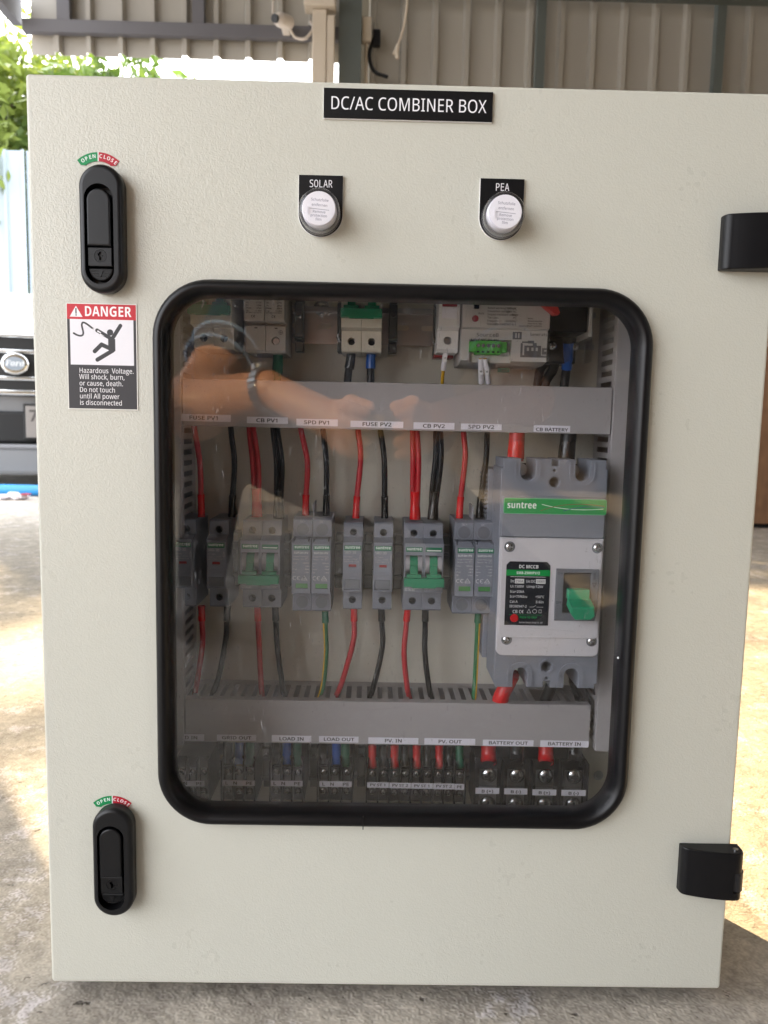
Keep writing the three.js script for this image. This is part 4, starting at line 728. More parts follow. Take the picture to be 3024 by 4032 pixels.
  mk('latch', rb(0.011, 0.004, 0.006, 0.0006, 0.008, -0.004, 0.02), std('#2f9a86', 0.4), g);
  // black coil block and clear terminal shrouds
  const e = q(2318, 1300), cb = q(2150, 1308); const W2 = e[0] - cb[0];
  mk('coil_block', rb(W2 - 0.006, 0.07, 0.05, 0.001, w / 2 + (W2 - 0.006) / 2 + 0.0015, cb[1] - yb + 0.035, 0.047), M.black, g);
  mk('end_cheek', rb(0.0034, 0.075, 0.05, 0.0006, w / 2 + W2 - 0.0012, cb[1] - yb + 0.034, 0.046), M.atsGrey, g);
  const shY0 = q(2200, 1423)[1] - yb, shY1 = cb[1] - yb - 0.0006;
  const sh = mk('terminal_base', rb(W2 - 0.008, shY1 - shY0, 0.03, 0.001, w / 2 + W2 / 2 - 0.002, (shY0 + shY1) / 2, 0.028), M.black, g);
  for (const i of [0, 1]) { const cx2 = w / 2 + 0.0095 + i * 0.0205; const c = mk('terminal_screw', SG.mid, M.steel, sh); c.position.set(cx2, shY1 - 0.0085, 0.0436); c.scale.setScalar(1.3); }
  for (const i of [0, 1, 2]) mk('divider', box(0.0014, shY1 - shY0, 0.026, w / 2 + 0.0005 + i * 0.0195, (shY0 + shY1) / 2, 0.0562), M.clear, sh);
  mk('clear_shroud', rb(W2 - 0.006, shY1 - shY0, 0.0012, 0.0004, w / 2 + W2 / 2 - 0.002, (shY0 + shY1) / 2, 0.0702), M.clear, g);
}
{ // moulded case battery breaker
  const ZF = -0.08, q = (px, py, z = ZF) => P(px, py, z), lo = q(2140, 2708), hi = q(2180, 1808);
  const x0 = (q(1972, 1900)[0] + q(1944, 2660)[0]) / 2, x1 = (q(2391, 1900)[0] + q(2353, 2660)[0]) / 2, xc = (x0 + x1) / 2, w = x1 - x0, h = hi[1] - lo[1], D = ZF - ZP;
  const g = thing('battery_breaker', 'large grey moulded case breaker with green lever under the CB BATTERY label', 'circuit breaker', [xc, lo[1], ZP]);
  const L = (px, py, z) => { const p = q(px, py, z); return [p[0] - xc, p[1] - lo[1]]; };
  const tu = [L(2080, 1860), L(2295, 1866)], bu = [L(2048, 2660), L(2249, 2664)], tb = L(2080, 1891)[1], bb = L(2048, 2630)[1], ur = 0.0064;
  const s = new THREE.Shape(); s.moveTo(-w / 2, 0.004); s.lineTo(-w / 2 + 0.002, 0.004); s.lineTo(-w / 2 + 0.002, 0);
  for (const [x] of bu) { s.lineTo(x - ur, 0); s.lineTo(x - ur, bb - ur); s.absarc(x, bb - ur, ur, Math.PI, 0, true); s.lineTo(x + ur, 0); if (x === bu[0][0]) { const nx = L(2152, 2690)[0]; s.lineTo(nx - 0.003, 0); s.lineTo(nx - 0.003, 0.006); s.lineTo(nx + 0.003, 0.006); s.lineTo(nx + 0.003, 0); } }
  s.lineTo(w / 2 - 0.002, 0); s.lineTo(w / 2 - 0.002, 0.004); s.lineTo(w / 2, 0.004); s.lineTo(w / 2, h - 0.008); s.lineTo(w / 2 - 0.0016, h - 0.008); s.lineTo(w / 2 - 0.0016, h);
  for (const [x] of [tu[1], tu[0]]) { s.lineTo(x + ur, h); s.lineTo(x + ur, tb + ur); s.absarc(x, tb + ur, ur, 0, Math.PI, true); s.lineTo(x - ur, h); if (x === tu[1][0]) { const nx = L(2187, 1830)[0]; s.lineTo(nx + 0.003, h); s.lineTo(nx + 0.003, h - 0.006); s.lineTo(nx - 0.003, h - 0.006); s.lineTo(nx - 0.003, h); } }
  s.lineTo(-w / 2 + 0.0016, h); s.lineTo(-w / 2 + 0.0016, h - 0.008); s.lineTo(-w / 2, h - 0.008); s.closePath();
  const hT = L(2184, 1899), hB = L(2153, 2624), pT = L(2184, 1853), pB = L(2152, 2670);
  for (const [c, r] of [[hT, 0.0044], [hB, 0.0044], [pT, 0.0012], [pB, 0.0012]]) { const p = new THREE.Path(); p.absarc(c[0], c[1], r, 0, Math.PI * 2); s.holes.push(p); }
  mk('case_front', ext(s, 0.045, 0.0007, D - 0.045), M.grey, g);
  mk('case_base', merge([rb(w + 0.006, h - 0.024, D - 0.049, 0.001, -0.001, h / 2, (D - 0.049) / 2 + 0.0004), ...Array.from({ length: 16 }, (_, i) => box(0.0012, 0.0022, D - 0.052, -w / 2 - 0.0048, h - 0.018 - i * 0.0042, (D - 0.05) / 2))]), M.grey, g);
  mk('inner_floor', box(w - 0.01, h - 0.012, 0.004, 0, h / 2, D - 0.0492), M.pit, g);
  for (const c of [hT, hB]) { const p = sector(0.0058, 0.0068, 0, Math.PI * 1.999); mk('hole_ring', ext(p, 0.0007, 0, D - 0.0001, 1, 28).translate(c[0], c[1], 0), M.grey, g); }
  for (const [x] of tu) mk('slot_rim', merge([ext(sector(0.0098, 0.0116, Math.PI, Math.PI * 2), 0.0007, 0, D - 0.0001, 1, 24).translate(x, tb + ur, 0), box(0.0018, h - tb - ur - 0.002, 0.0007, x - 0.0107, (h + tb + ur) / 2 - 0.0012, D + 0.00025), box(0.0018, h - tb - ur - 0.002, 0.0007, x + 0.0107, (h + tb + ur) / 2 - 0.0012, D + 0.00025)]), M.grey, g);
  for (const [x] of bu) mk('slot_rim', merge([ext(sector(0.0098, 0.0116, 0, Math.PI), 0.0007, 0, D - 0.0001, 1, 24).translate(x, bb - ur, 0), box(0.0018, bb - ur, 0.0007, x - 0.0107, (bb - ur) / 2 + 0.0008, D + 0.00025), box(0.0018, bb - ur, 0.0007, x + 0.0107, (bb - ur) / 2 + 0.0008, D + 0.00025)]), M.grey, g);
  for (const [x] of [...tu]) mk('terminal_bolt', merge([cyl(0.0058, 0.006, x, tb + ur + 0.001, 0.058, 20), cyl(0.0035, 0.008, x, tb + ur + 0.001, 0.06, 6)]), M.zinc, g);
  // upper cover block, pale fascia, green badge
  const yb0 = L(2180, 2115)[1];
  mk('upper_cover', rb(w - 0.003, L(2180, 1955)[1] - yb0, 0.003, 0.0008, 0, (L(2180, 1955)[1] + yb0) / 2, D + 0.0012), M.grey, g);
  const gy0 = L(2180, 2024)[1], gy1 = L(2180, 1962)[1];
  const gr = printed(92, 14, (c, W0, H0) => { c.fillStyle = '#17984a'; c.fillRect(0, 0, W0, H0); c.strokeStyle = '#7ac79a'; c.lineWidth = 0.5; c.strokeRect(0.3, 0.3, W0 - 0.6, H0 - 0.6); c.fillStyle = '#f1f4f1'; c.font = 'bold 9px sans-serif'; c.save(); c.translate(3, 9.4); const t = c.measureText('suntree').width; c.scale(26.5 / t, 0.92); c.fillText('suntree', 0, 0); c.restore(); c.lineWidth = 0.6; c.strokeStyle = '#e4f2ea'; c.beginPath(); c.moveTo(34, 5.2); c.quadraticCurveTo(58, 11.5, 89, 8.4); c.stroke(); c.lineWidth = 0.5; c.strokeStyle = '#8c4a2e'; c.beginPath(); c.moveTo(33, 11); c.quadraticCurveTo(56, 1.4, 90, 6); c.stroke(); c.strokeStyle = '#2c3f86'; c.beginPath(); c.moveTo(53, 11); c.quadraticCurveTo(68, 5.4, 90, 7); c.stroke(); });
  const bg = ext(rrect(-w / 2 + 0.0026, gy0, w / 2 - 0.0005, gy1, 0.0022), 0.0008, 0.0002, D + 0.0026, 1); toUV(bg, gr, -w / 2 + 0.0026, gy0, w / 2 - 0.0005, gy1); mk('badge', bg, M.printOpaque, g, 'green badge reading suntree');
  const f0 = L(2160, 2578)[1], f1 = yb0 - 0.0006, fi = L(2160, 2506)[1];
  mk('fascia', ext(rrect(-w / 2 + 0.0005, f0, w / 2 - 0.0015, f1, [0.006, 0.006, 0.0006, 0.0006]), 0.0042, 0.0007, D + 0.0003), M.greyLight, g);
  const ff = mk('fascia_plate', ext(rrect(-w / 2 + 0.002, fi, w / 2 - 0.003, f1 - 0.0009, [0.004, 0.004, 0.0005, 0.0005]), 0.0018, 0.0005, D + 0.0043), M.greyLight, g);
  const zf = D + 0.0061;
  for (const [px, py, z] of [[2006, 2152, zf], [2351, 2157, zf], [1995, 2519, D + 0.0045], [2330, 2526, D + 0.0045]]) { const p = L(px, py, ZF + 0.005); const m = mk('cover_screw', SG.plate, M.steel, g); m.position.set(p[0], p[1], z - 0.0002); const k = mk('screw_seat', new THREE.TorusGeometry(0.0044, 0.0005, 6, 24), M.greyDark, m); }
  const n0 = L(1985, 2460, ZF + 0.006), n1 = L(2168, 2213, ZF + 0.006), nw = n1[0] - n0[0], nh = n1[1] - n0[1];
  const pl = printed(41, 55, (c, W0, H0) => {
    c.fillStyle = '#1d2027'; c.fillRect(0, 0, W0, H0); c.fillStyle = '#129447'; c.fillRect(0, 7, W0, 5.2); c.fillStyle = '#f0f1f3'; c.textAlign = 'center'; c.font = 'bold 4.2px sans-serif'; c.fillText('DC MCCB', W0 / 2 + 0.2, 5.6); c.font = 'bold 3.2px sans-serif'; c.fillText('SM8-250HPV/2', W0 / 2, 10.7); c.fillRect(4, 12.9, 33, 0.35);
    c.textAlign = 'left'; c.font = '3.3px sans-serif'; c.fillText('In:', 4.2, 18); c.fillText('Ue:DC', 18.6, 18); c.fillStyle = '#dcdcdc'; c.fillRect(8.4, 14.8, 8.6, 4); c.fillRect(28, 14.8, 9, 4); c.fillStyle = '#2b2b2f'; c.font = '3.2px serif'; c.fillText('250A', 8.9, 18, 7.6); c.fillText('1000V', 28.4, 18, 8.2);
    c.fillStyle = '#f0f1f3'; c.font = '3.2px sans-serif'; c.fillText('Ui:1500V', 4.2, 22.4); c.fillText('Uimp:12kV', 19.4, 22.4, 17); c.fillText('Icu=20kA', 4.2, 26.8); c.fillText('Ics=75%Icu', 4.2, 31.2); c.fillText('+50°C', 28, 31.2); c.fillText('Cat A', 4.2, 35.6); c.fillText('Ii:6In', 28.6, 35.6); c.fillText('IEC60947-2', 4.2, 39.6, 17.5);
    c.strokeStyle = '#f0f1f3'; c.lineWidth = 0.3; c.beginPath(); c.moveTo(23, 39); c.lineTo(26.5, 39); c.lineTo(28.8, 37.6); c.moveTo(29.6, 39); c.lineTo(36, 39); c.stroke(); c.font = '4px sans-serif'; c.fillText('CB C€', 7.2, 44.2); c.beginPath(); c.moveTo(22.6, 41); c.lineTo(24.4, 44.2); c.lineTo(20.8, 44.2); c.closePath(); c.stroke(); c.beginPath(); c.ellipse(28, 42.7, 2, 1.6, 0, 0, 7); c.stroke(); c.strokeRect(32, 41.4, 2.2, 2.6);
    c.fillStyle = '#1b9a4c'; c.fillRect(4, 45.8, 31, 0.25); c.font = 'bold 2.5px sans-serif'; c.fillText('PUSH TO TRIP', 14, 49.4, 16.5); c.fillStyle = '#e8e9eb'; c.font = '2px sans-serif'; c.fillText('Suntree Electric Group Co., Ltd', 13.8, 53, 22); });
  const ng = ext(poly([[n0[0], n0[1]], [n1[0], n0[1]], [n1[0], n1[1] - 0.003], [n1[0] - 0.003, n1[1]], [n0[0] + 0.003, n1[1]], [n0[0], n1[1] - 0.003]]), 0.0005, 0, zf - 0.0001); toUV(ng, pl, n0[0], n0[1], n1[0], n1[1]);
  const np = mk('rating_plate', ng, M.printOpaque, g, 'black rating plate reading DC MCCB SM8-250HPV/2');
  const rbq = L(2025, 2434, ZF + 0.007); mk('trip_button', merge([cyl(0.0031, 0.0016, rbq[0], rbq[1], zf + 0.001, 24), new THREE.TorusGeometry(0.0033, 0.0004, 6, 24).translate(rbq[0], rbq[1], zf + 0.0006)]), M.red, np);
  const s0 = L(2180, 2441, ZF + 0.006), s1 = L(2358, 2241, ZF + 0.006), r0 = L(2211, 2411, ZF + 0.006), r1 = L(2326, 2255, ZF + 0.006);
  const fr = poly([[s0[0], s0[1]], [s1[0] - 0.002, s0[1]], [s1[0], s0[1] + 0.01], [s1[0], s1[1]], [s0[0], s1[1]]]); const hp = rrect(r0[0], r0[1], r1[0], r1[1], 0.0005, THREE.Path); fr.holes.push(hp);
  const sf = mk('lever_frame', ext(fr, 0.0022, 0.0003, zf - 0.0001), M.greyDark, g);
  mk('lever_well', box(r1[0] - r0[0] + 0.001, r1[1] - r0[1] + 0.001, 0.0004, (r0[0] + r1[0]) / 2, (r0[1] + r1[1]) / 2, zf + 0.0003), M.pit, sf);
  const on = printed(40, 44, (c) => { c.fillStyle = '#4a4d55'; c.strokeStyle = '#4a4d55'; c.font = '3.2px sans-serif'; c.fillText('ON', 1.2, 4.6); c.fillText('OFF', 0.6, 29.5); c.lineWidth = 0.5; c.strokeRect(35, 3, 1, 5); c.beginPath(); c.moveTo(34, 11.5); c.lineTo(37.4, 11.5); c.lineTo(35.7, 15); c.closePath(); c.stroke(); c.beginPath(); c.arc(35.6, 29, 1.7, 0, 7); c.stroke(); });
  print(sf, 'lever_print', on, s1[0] - s0[0], s1[1] - s0[1], (s0[0] + s1[0]) / 2, (s0[1] + s1[1]) / 2, zf + 0.0024);
  const lx = L(2270, 2370, ZF + 0.006)[0], ly = L(2275, 2336, ZF + 0.006)[1];
  mk('lever', merge([rb(0.0188, 0.009, 0.008, 0.0008, lx, ly + 0.0002, zf + 0.0028), ext(poly([[-0.0098, 0.0], [0.0098, 0.0], [0.0112, -0.0085], [0.0082, -0.0125], [-0.0052, -0.0125], [-0.0098, -0.007]]), 0.018, 0.0012, 0).rotateX(0.3).translate(lx + 0.0005, ly - 0.0028, zf + 0.003)]), std('#16946a', 0.42), g);
}

// ---------------------------------------------------------------- terminal blocks
const ZT = -0.125;
const tq = (px, py, z = ZT) => P(px, py, z);
const blockMat = phy({ color: '#0e0e11', roughness: 0.45, specularIntensity: 0.7 }), hazyClear = phy({ color: '#f2f2f2', roughness: 0.12, transmission: 1, thickness: 0, ior: 1.5 });
function terminalBlock(label, xs, up, dn, screw, labels, group, half, tall) {
  const pts = xs.map((x) => tq(x, up)[0]), yU = tq(xs[0], up)[1], yL = tq(xs[0], dn)[1], pitch = (pts[pts.length - 1] - pts[0]) / Math.max(1, pts.length - 1), x0 = pts[0] - half, x1 = pts[pts.length - 1] + half, yb = yL - tall * 0.9, H = yU - yL + tall * 2;
  const g = thing('terminal_block', label, 'terminal block', [(x0 + x1) / 2, yb, ZP], group), D = ZT - ZP;
  mk('base', rb(x1 - x0, H, D - 0.004, 0.001, 0, H / 2, (D - 0.004) / 2 + 0.0003), blockMat, g);
  const barGeo = rb(0.0014, H, 0.012, 0.0004);
  for (let i = 0; i <= pts.length; i++) { const m = mk('barrier', barGeo, blockMat, g); m.position.set(i < pts.length ? pts[i] - pitch / 2 - (x0 + x1) / 2 : x1 - 0.0008 - (x0 + x1) / 2, H / 2, D + 0.001); }
  const cl = box(pitch * 0.62, (yU - yL) * 1.3, 0.0012);
  for (const p of pts) for (const y of [yU, yL]) { const sp = mk('screw', screw, M.steel, g); sp.position.set(p - (x0 + x1) / 2, y - yb, D + 0.0002); if (y === yU) { const m = mk('contact_bar', cl, M.zinc, g); m.position.set(p - (x0 + x1) / 2, (yU + yL) / 2 - yb, D - 0.0036); } }
  const zc = D + 0.0085;
  const strip0 = labels.strip ? null : null;
  mk('clear_cover', rb(x1 - x0 - 0.002, (yU - yL) * 0.55, 0.0014, 0.0004, 0, (yU + yL) / 2 - yb, zc), hazyClear, g);
  for (const [t, a, b, c, d, size] of labels) tape(g, t, a, b, c, d, ZT + 0.0085 + 0.0009, size);
  return g;
}
const B1 = (x, y) => [600 + x * 0.5425, 2400 + y * 0.5425], B2 = (x, y) => [1400 + x * 0.6631, 2400 + y * 0.6631];
const b1x = (x) => 600 + x * 0.5425, b1y = (y) => 2400 + y * 0.5425, b2x = (x) => 1400 + x * 0.6631, b2y = (y) => 2400 + y * 0.6631;
const tbGroup = 'terminal blocks along the cabinet foot';
for (const [n, xs, l0, l1, y0] of [['GRID IN', [215, 293, 372], 150, 380, 1237], ['GRID OUT', [550, 630, 708], 510, 744, 1234], ['LOAD IN', [900, 980, 1058], 860, 1091, 1237], ['LOAD OUT', [1245, 1325, 1412], 1212, 1447, 1242]])
  terminalBlock('three-pole black terminal block with L N PE strip under the ' + n + ' label', xs.map(b1x), b1y(1178), b1y(1312), SG.mid, [['L   N     PE', b1x(l0), b1y(y0 + 2), b1x(l1), b1y(y0 + 46), 4.2]], tbGroup, 0.0062, 0.013);
terminalBlock('nine-pole black terminal block with PV ST strips under the PV. IN and PV. OUT labels', [100, 167, 232, 295, 361, 427, 492, 555, 620].map(b2x), b2y(974), b2y(1080), SG.mid, [['PV ST 1', 69, 1024, 197, 1058], ['PV ST 2', 201, 1027, 328, 1061], ['PV ST 1', 331, 1029, 458, 1064], ['PV ST 2', 461, 1031, 587, 1067], ['PE', 589, 1034, 644, 1070]].map(([t, a, b, c, d]) => [t, b2x(a), b2y(b), b2x(c), b2y(d), 3.4]), tbGroup, 0.0055, 0.013);
terminalBlock('large four-pole black battery terminal block with B (+) and B (-) tapes', [790, 957, 1128, 1298].map(b2x), b2y(982), b2y(1150), SG.big, [['B (+)', 712, 1057, 852, 1095], ['B (-)', 883, 1060, 1019, 1098], ['B (+)', 1050, 1066, 1191, 1104], ['B (-)', 1222, 1069, 1365, 1107]].map(([t, a, b, c, d]) => [t, b2x(a), b2y(b), b2x(c), b2y(d), 4.0]), tbGroup, 0.0125, 0.014);
rail('zinc mounting rail under the terminal blocks', tq(1400, 3075)[1], -0.19, 0.19);
for (const [px, l] of [[b1x(827), 'rail clamp between the GRID OUT and LOAD IN terminal blocks'], [b1x(1170), 'rail clamp between the LOAD IN and LOAD OUT terminal blocks'], [b1x(1518), 'rail clamp between the LOAD OUT and PV terminal blocks']]) { const x = P(px, 3000, -0.14)[0], y = P(px, 3010, -0.14)[1]; const g = endProto.clone(); g.name = numbered('rail_end_stop'); g.position.set(x, y, ZP); g.userData = { label: l, category: 'end stop', group: 'clamps on the rails' }; scene.add(g); }
{ const q = P(b2x(1440), b2y(982), ZP); tag(mk('bracket_screw', merge([new THREE.TorusGeometry(0.0042, 0.0009, 8, 24), cyl(0.003, 0.002)]), M.zinc), 'zinc ring bolt on the mounting plate beside the battery terminals', 'bolt').position.set(q[0], q[1], ZP + 0.0012); }

// ---------------------------------------------------------------- cables
class Part extends THREE.Curve { constructor(c, a, b) { super(); this.c = c; this.a = a; this.b = b; } getPoint(t, o) { return this.c.getPointAt(this.a + (this.b - this.a) * t, o); } }
function cable(label, pts, r, mat, o = {}) {                                          // pts: photograph pixels with depth
  const v = pts.map(([x, y, z]) => PV(x, y, z)), g = thing(o.name || 'cable', label, 'cable', [v[v.length - 1].x, v[v.length - 1].y, v[v.length - 1].z], o.group);
  const off = g.position, c = new THREE.CatmullRomCurve3(v.map((p) => p.clone().sub(off)), false, 'centripetal');
  const twin = o.twin ? [-1, 1] : [0];
  for (const s of twin) { const cc = o.twin ? new THREE.CatmullRomCurve3(c.getSpacedPoints(10).map((p, i) => p.clone().add(new THREE.Vector3(s * r * (0.55 + 0.42 * Math.sin(i / 10 * Math.PI)), 0, s * r * 0.35)))) : c; mk('conductor', new THREE.TubeGeometry(cc, 36, r, 14), mat, g); }
  if (o.stripe) { const cc = new THREE.CatmullRomCurve3(c.getSpacedPoints(10).map((p) => p.clone().add(new THREE.Vector3(o.stripe * r * 0.62, 0, r * 0.55)))); mk('yellow_stripe', new THREE.TubeGeometry(cc, 30, r * 0.42, 8), M.wireYellow, g); }
  for (const [a, b, rr, m] of o.sleeves || []) {
    const pc = new Part(c, a, b), n = 14, fr = pc.computeFrenetFrames(n), prof = [];
    const tube = new THREE.TubeGeometry(pc, n, rr, 16), p = tube.attributes.position;
    for (let i = 0; i <= n; i++) { const ctr = pc.getPointAt(i / n), k = 1 - (o.pinch || 0.06) * Math.pow(Math.sin(i / n * Math.PI * 0.9 + 0.6), 2); for (let j = 0; j <= 16; j++) { const id = i * 17 + j; p.setXYZ(id, ctr.x + (p.getX(id) - ctr.x) * k, ctr.y + (p.getY(id) - ctr.y) * k, ctr.z + (p.getZ(id) - ctr.z) * k); } }
    tube.computeVertexNormals(); mk('sleeve', tube, m, g);
  }
  return g;
}
const zw = -0.136, WR = 0.00265, SR = 0.0034, up1 = 'cables from the labelled duct down to the devices', dn1 = 'cables from the devices down to the lower duct';
const inDuct = (x, y) => [[x, y - 60, zw - 0.006], [x, y, zw - 0.002]];
const upper = [
  ['red', 'FUSE PV1', [764, 1672], [786, 1817], [793, 2035]], ['black', 'FUSE PV1', [909, 1687], [923, 1817], [913, 2035]],
  ['red', 'SPD PV1', [1183, 1680], [1210, 1817], [1203, 2035]], ['black', 'SPD PV1', [1271, 1682], [1285, 1817], [1285, 2035]],
  ['red', 'FUSE PV2', [1410, 1688], [1420, 1795], [1401, 2040]], ['black', 'FUSE PV2', [1498, 1690], [1512, 1795], [1515, 2040]],
  ['red', 'SPD PV2', [1825, 1697], [1832, 1795], [1809, 2040]], ['black', 'SPD PV2', [1918, 1701], [1914, 1809], [1887, 2040]],
];
for (const [c, n, a, b, e] of upper) cable(`${c} cable running down from the ${n} label into its device`, [...inDuct(...a), [...b, zw + 0.002], [e[0] + (b[0] - e[0]) * 0.18, e[1] - 70, zw], [...e, zw]], WR, c === 'red' ? M.wireRed : M.wireBlack, { group: up1, sleeves: [[0.79, 1, SR, c === 'red' ? M.sleeveRed : M.sleeveBlack]] });
for (const [c, n, a, b, e] of [['red', 'CB PV1', [988, 1672], [1005, 1817], [1012, 2035]], ['black', 'CB PV1', [1082, 1677], [1099, 1817], [1097, 2045]], ['red', 'CB PV2', [1633, 1693], [1637, 1795], [1634, 2045]], ['black', 'CB PV2', [1726, 1695], [1726, 1800], [1704, 2045]]])
  cable(`doubled ${c} cable running down from the ${n} label into its breaker`, [...inDuct(...a), [...b, zw + 0.002], [e[0] + (b[0] - e[0]) * 0.25, e[1] - 90, zw], [...e, zw]], WR, c === 'red' ? M.wireRed : M.wireBlack, { twin: true, group: up1, sleeves: [[0.73, 1, 0.0052, c === 'red' ? M.sleeveRed : M.sleeveBlack]], pinch: 0.14 });
const lower = [
  ['red', 'FUSE PV1', [793, 2385], [798, 2525], [779, 2665], [765, 2745]], ['black', 'FUSE PV1', [896, 2385], [890, 2508], [858, 2675], [830, 2745]],
  ['red', 'CB PV1', [1013, 2385], [1020, 2536], [1029, 2704], [1034, 2750]], ['black', 'CB PV1', [1083, 2385], [1091, 2536], [1112, 2700], [1122, 2750]],
  ['red', 'FUSE PV2', [1394, 2385], [1394, 2508], [1345, 2690], [1322, 2745]], ['black', 'FUSE PV2', [1501, 2385], [1507, 2533], [1472, 2700], [1456, 2750]],
  ['red', 'CB PV2', [1606, 2385], [1591, 2566], [1604, 2710], [1614, 2755]], ['black', 'CB PV2', [1675, 2385], [1673, 2566], [1690, 2712], [1700, 2758]],
];
for (const [c, n, a, b, e, f] of lower) cable(`${c} cable leaving the underside of the ${n} device for the lower duct`, [[...a, zw], [(a[0] + b[0]) / 2, (a[1] + b[1]) / 2, zw], [...b, zw + 0.003], [...e, zw + 0.004], [...f, zw]], WR, c === 'red' ? M.wireRed : M.wireBlack, { group: dn1, sleeves: [[0, 0.16, SR, c === 'red' ? M.sleeveRed : M.sleeveBlack]] });
for (const [n, a, b, e, f, s] of [['SPD PV1', [1280, 2405], [1285, 2563], [1270, 2710], [1255, 2750], -1], ['SPD PV2', [1883, 2405], [1874, 2599], [1868, 2715], [1864, 2760], 1]])
  cable(`green and yellow earth wire under the ${n} arrester`, [[...a, zw], [(a[0] + b[0]) / 2, (a[1] + b[1]) / 2, zw], [...b, zw + 0.002], [...e, zw + 0.002], [...f, zw]], 0.0023, M.wireGreen, { name: 'earth_wire', stripe: s, group: dn1, sleeves: [[0, 0.13, 0.0034, M.sleeveGreen]] });
// battery breaker leads
const zb = -0.118;
cable('thick red sleeved battery cable entering the big breaker from the duct', [[2036, 1640, zb], [2036, 1705, zb], [2033, 1760, zb], [2030, 1815, zb]], 0.0072, M.wireRed, { group: 'battery cables', sleeves: [[0.15, 0.95, 0.0078, M.sleeveRed]], pinch: 0.1 });
cable('thick black sleeved battery cable entering the big breaker from the duct', [[2246, 1640, zb], [2240, 1705, zb], [2234, 1760, zb], [2228, 1815, zb]], 0.0072, M.wireBlack, { group: 'battery cables', sleeves: [[0.15, 0.95, 0.0078, M.sleeveBlack]], pinch: 0.1 });
cable('thick red battery cable under the big breaker dropping into the lower duct', [[2022, 2640, zb], [2000, 2690, zb], [1975, 2740, zb], [1962, 2800, zb - 0.006]], 0.0072, M.wireRed, { group: 'battery cables', sleeves: [[0.1, 0.9, 0.0079, M.sleeveRed]], pinch: 0.1 });
cable('thick black battery cable under the middle of the big breaker', [[2180, 2640, zb - 0.01], [2170, 2700, zb - 0.01], [2150, 2750, zb - 0.012], [2120, 2810, zb - 0.02]], 0.0055, M.wireBlack, { group: 'battery cables' });
cable('thick black battery cable under the big breaker beside the upright duct', [[2262, 2640, zb - 0.01], [2272, 2690, zb - 0.01], [2290, 2740, zb - 0.012], [2300, 2800, zb - 0.02]], 0.0068, M.wireBlack, { group: 'battery cables', sleeves: [[0.2, 0.8, 0.0075, M.sleeveBlack]] });
// top row leads
const zt = -0.14, topG = 'leads of the top row';
cable('black sleeved lead under the beige breaker', [[1384, 1365, zt], [1380, 1420, zt], [1370, 1480, zt], [1366, 1570, zt]], 0.0036, M.wireBlack, { group: topG, sleeves: [[0, 0.42, 0.0046, M.sleeveBlack]] });
cable('blue sleeved black lead under the beige breaker', [[1461, 1365, zt], [1460, 1420, zt], [1459, 1470, zt], [1462, 1570, zt]], 0.0036, M.wireBlack, { group: topG, sleeves: [[0, 0.42, 0.0045, M.sleeveBlue]] });
cable('green sleeved earth lead under the SUP1-40 arrester', [[1094, 1375, zt], [1094, 1420, zt], [1092, 1470, zt], [1090, 1570, zt]], 0.0034, M.wireGreen, { group: topG, sleeves: [[0, 0.5, 0.005, M.sleeveGreen]] });
{
  const mark = (t) => printed(4, 8, (c, w, h) => { c.fillStyle = '#e9e8ea'; c.fillRect(0, 0, w, h); c.fillStyle = '#1d1d20'; c.font = 'bold 3.1px sans-serif'; c.textAlign = 'center'; c.translate(2.9, 4); c.rotate(-Math.PI / 2); c.fillText(t, 0, 0); });
  const ferrule = (g, t, px, py0, py1, z) => { const a = P(px, (py0 + py1) / 2, z); const r = mark(t), m = mk('marker_print', toUV(new THREE.PlaneGeometry(0.0036, 0.0072), r, -0.0018, -0.0036, 0.0018, 0.0036), M.printMatt, g); m.position.set(a[0] - g.position.x, a[1] - g.position.y, z + 0.0029 - g.position.z); };
  const c1 = cable('thin yellow wire with white marker L under the white fuse holder', [[1755, 1380, zt + 0.012], [1750, 1415, zt + 0.012], [1744, 1470, zt + 0.008], [1738, 1570, zt]], 0.0016, M.wireYellow, { group: topG, sleeves: [[0, 0.4, 0.0024, M.paperWhite]] });
  ferrule(c1, 'L', 1751, 1395, 1425, zt + 0.012);
  const c2 = cable('thin yellow wire with white marker BR under the green plug', [[1891, 1412, -0.112], [1893, 1455, -0.115], [1895, 1495, -0.122], [1897, 1570, zt]], 0.0016, M.wireYellow, { group: topG, sleeves: [[0, 0.55, 0.0024, M.paperWhite]] });
  ferrule(c2, 'BR', 1893, 1440, 1480, -0.116);
  const c3 = cable('thin yellow wire with white marker BN under the green plug', [[1910, 1412, -0.112], [1916, 1455, -0.115], [1922, 1495, -0.122], [1932, 1570, zt]], 0.0016, M.wireYellow, { group: topG, sleeves: [[0, 0.55, 0.0024, M.paperWhite]] });
  ferrule(c3, 'BN', 1916, 1440, 1480, -0.116);
}
cable('black lead under the clear shroud nearest the changeover switch', [[2190, 1400, zt], [2180, 1450, zt], [2150, 1500, zt], [2135, 1575, zt]], 0.0045, M.wireBlack, { group: topG });
cable('second black lead under the clear shroud, crossing the first', [[2170, 1410, zt - 0.01], [2130, 1450, zt - 0.01], [2118, 1500, zt - 0.01], [2110, 1575, zt - 0.01]], 0.0042, M.wireBlack, { group: topG });
cable('blue sleeved lead under the clear shroud by the upright duct', [[2238, 1350, zt + 0.01], [2236, 1410, zt + 0.006], [2228, 1470, zt], [2215, 1575, zt]], 0.0042, M.wireBlack, { group: topG, sleeves: [[0, 0.46, 0.005, M.sleeveBlue]] });
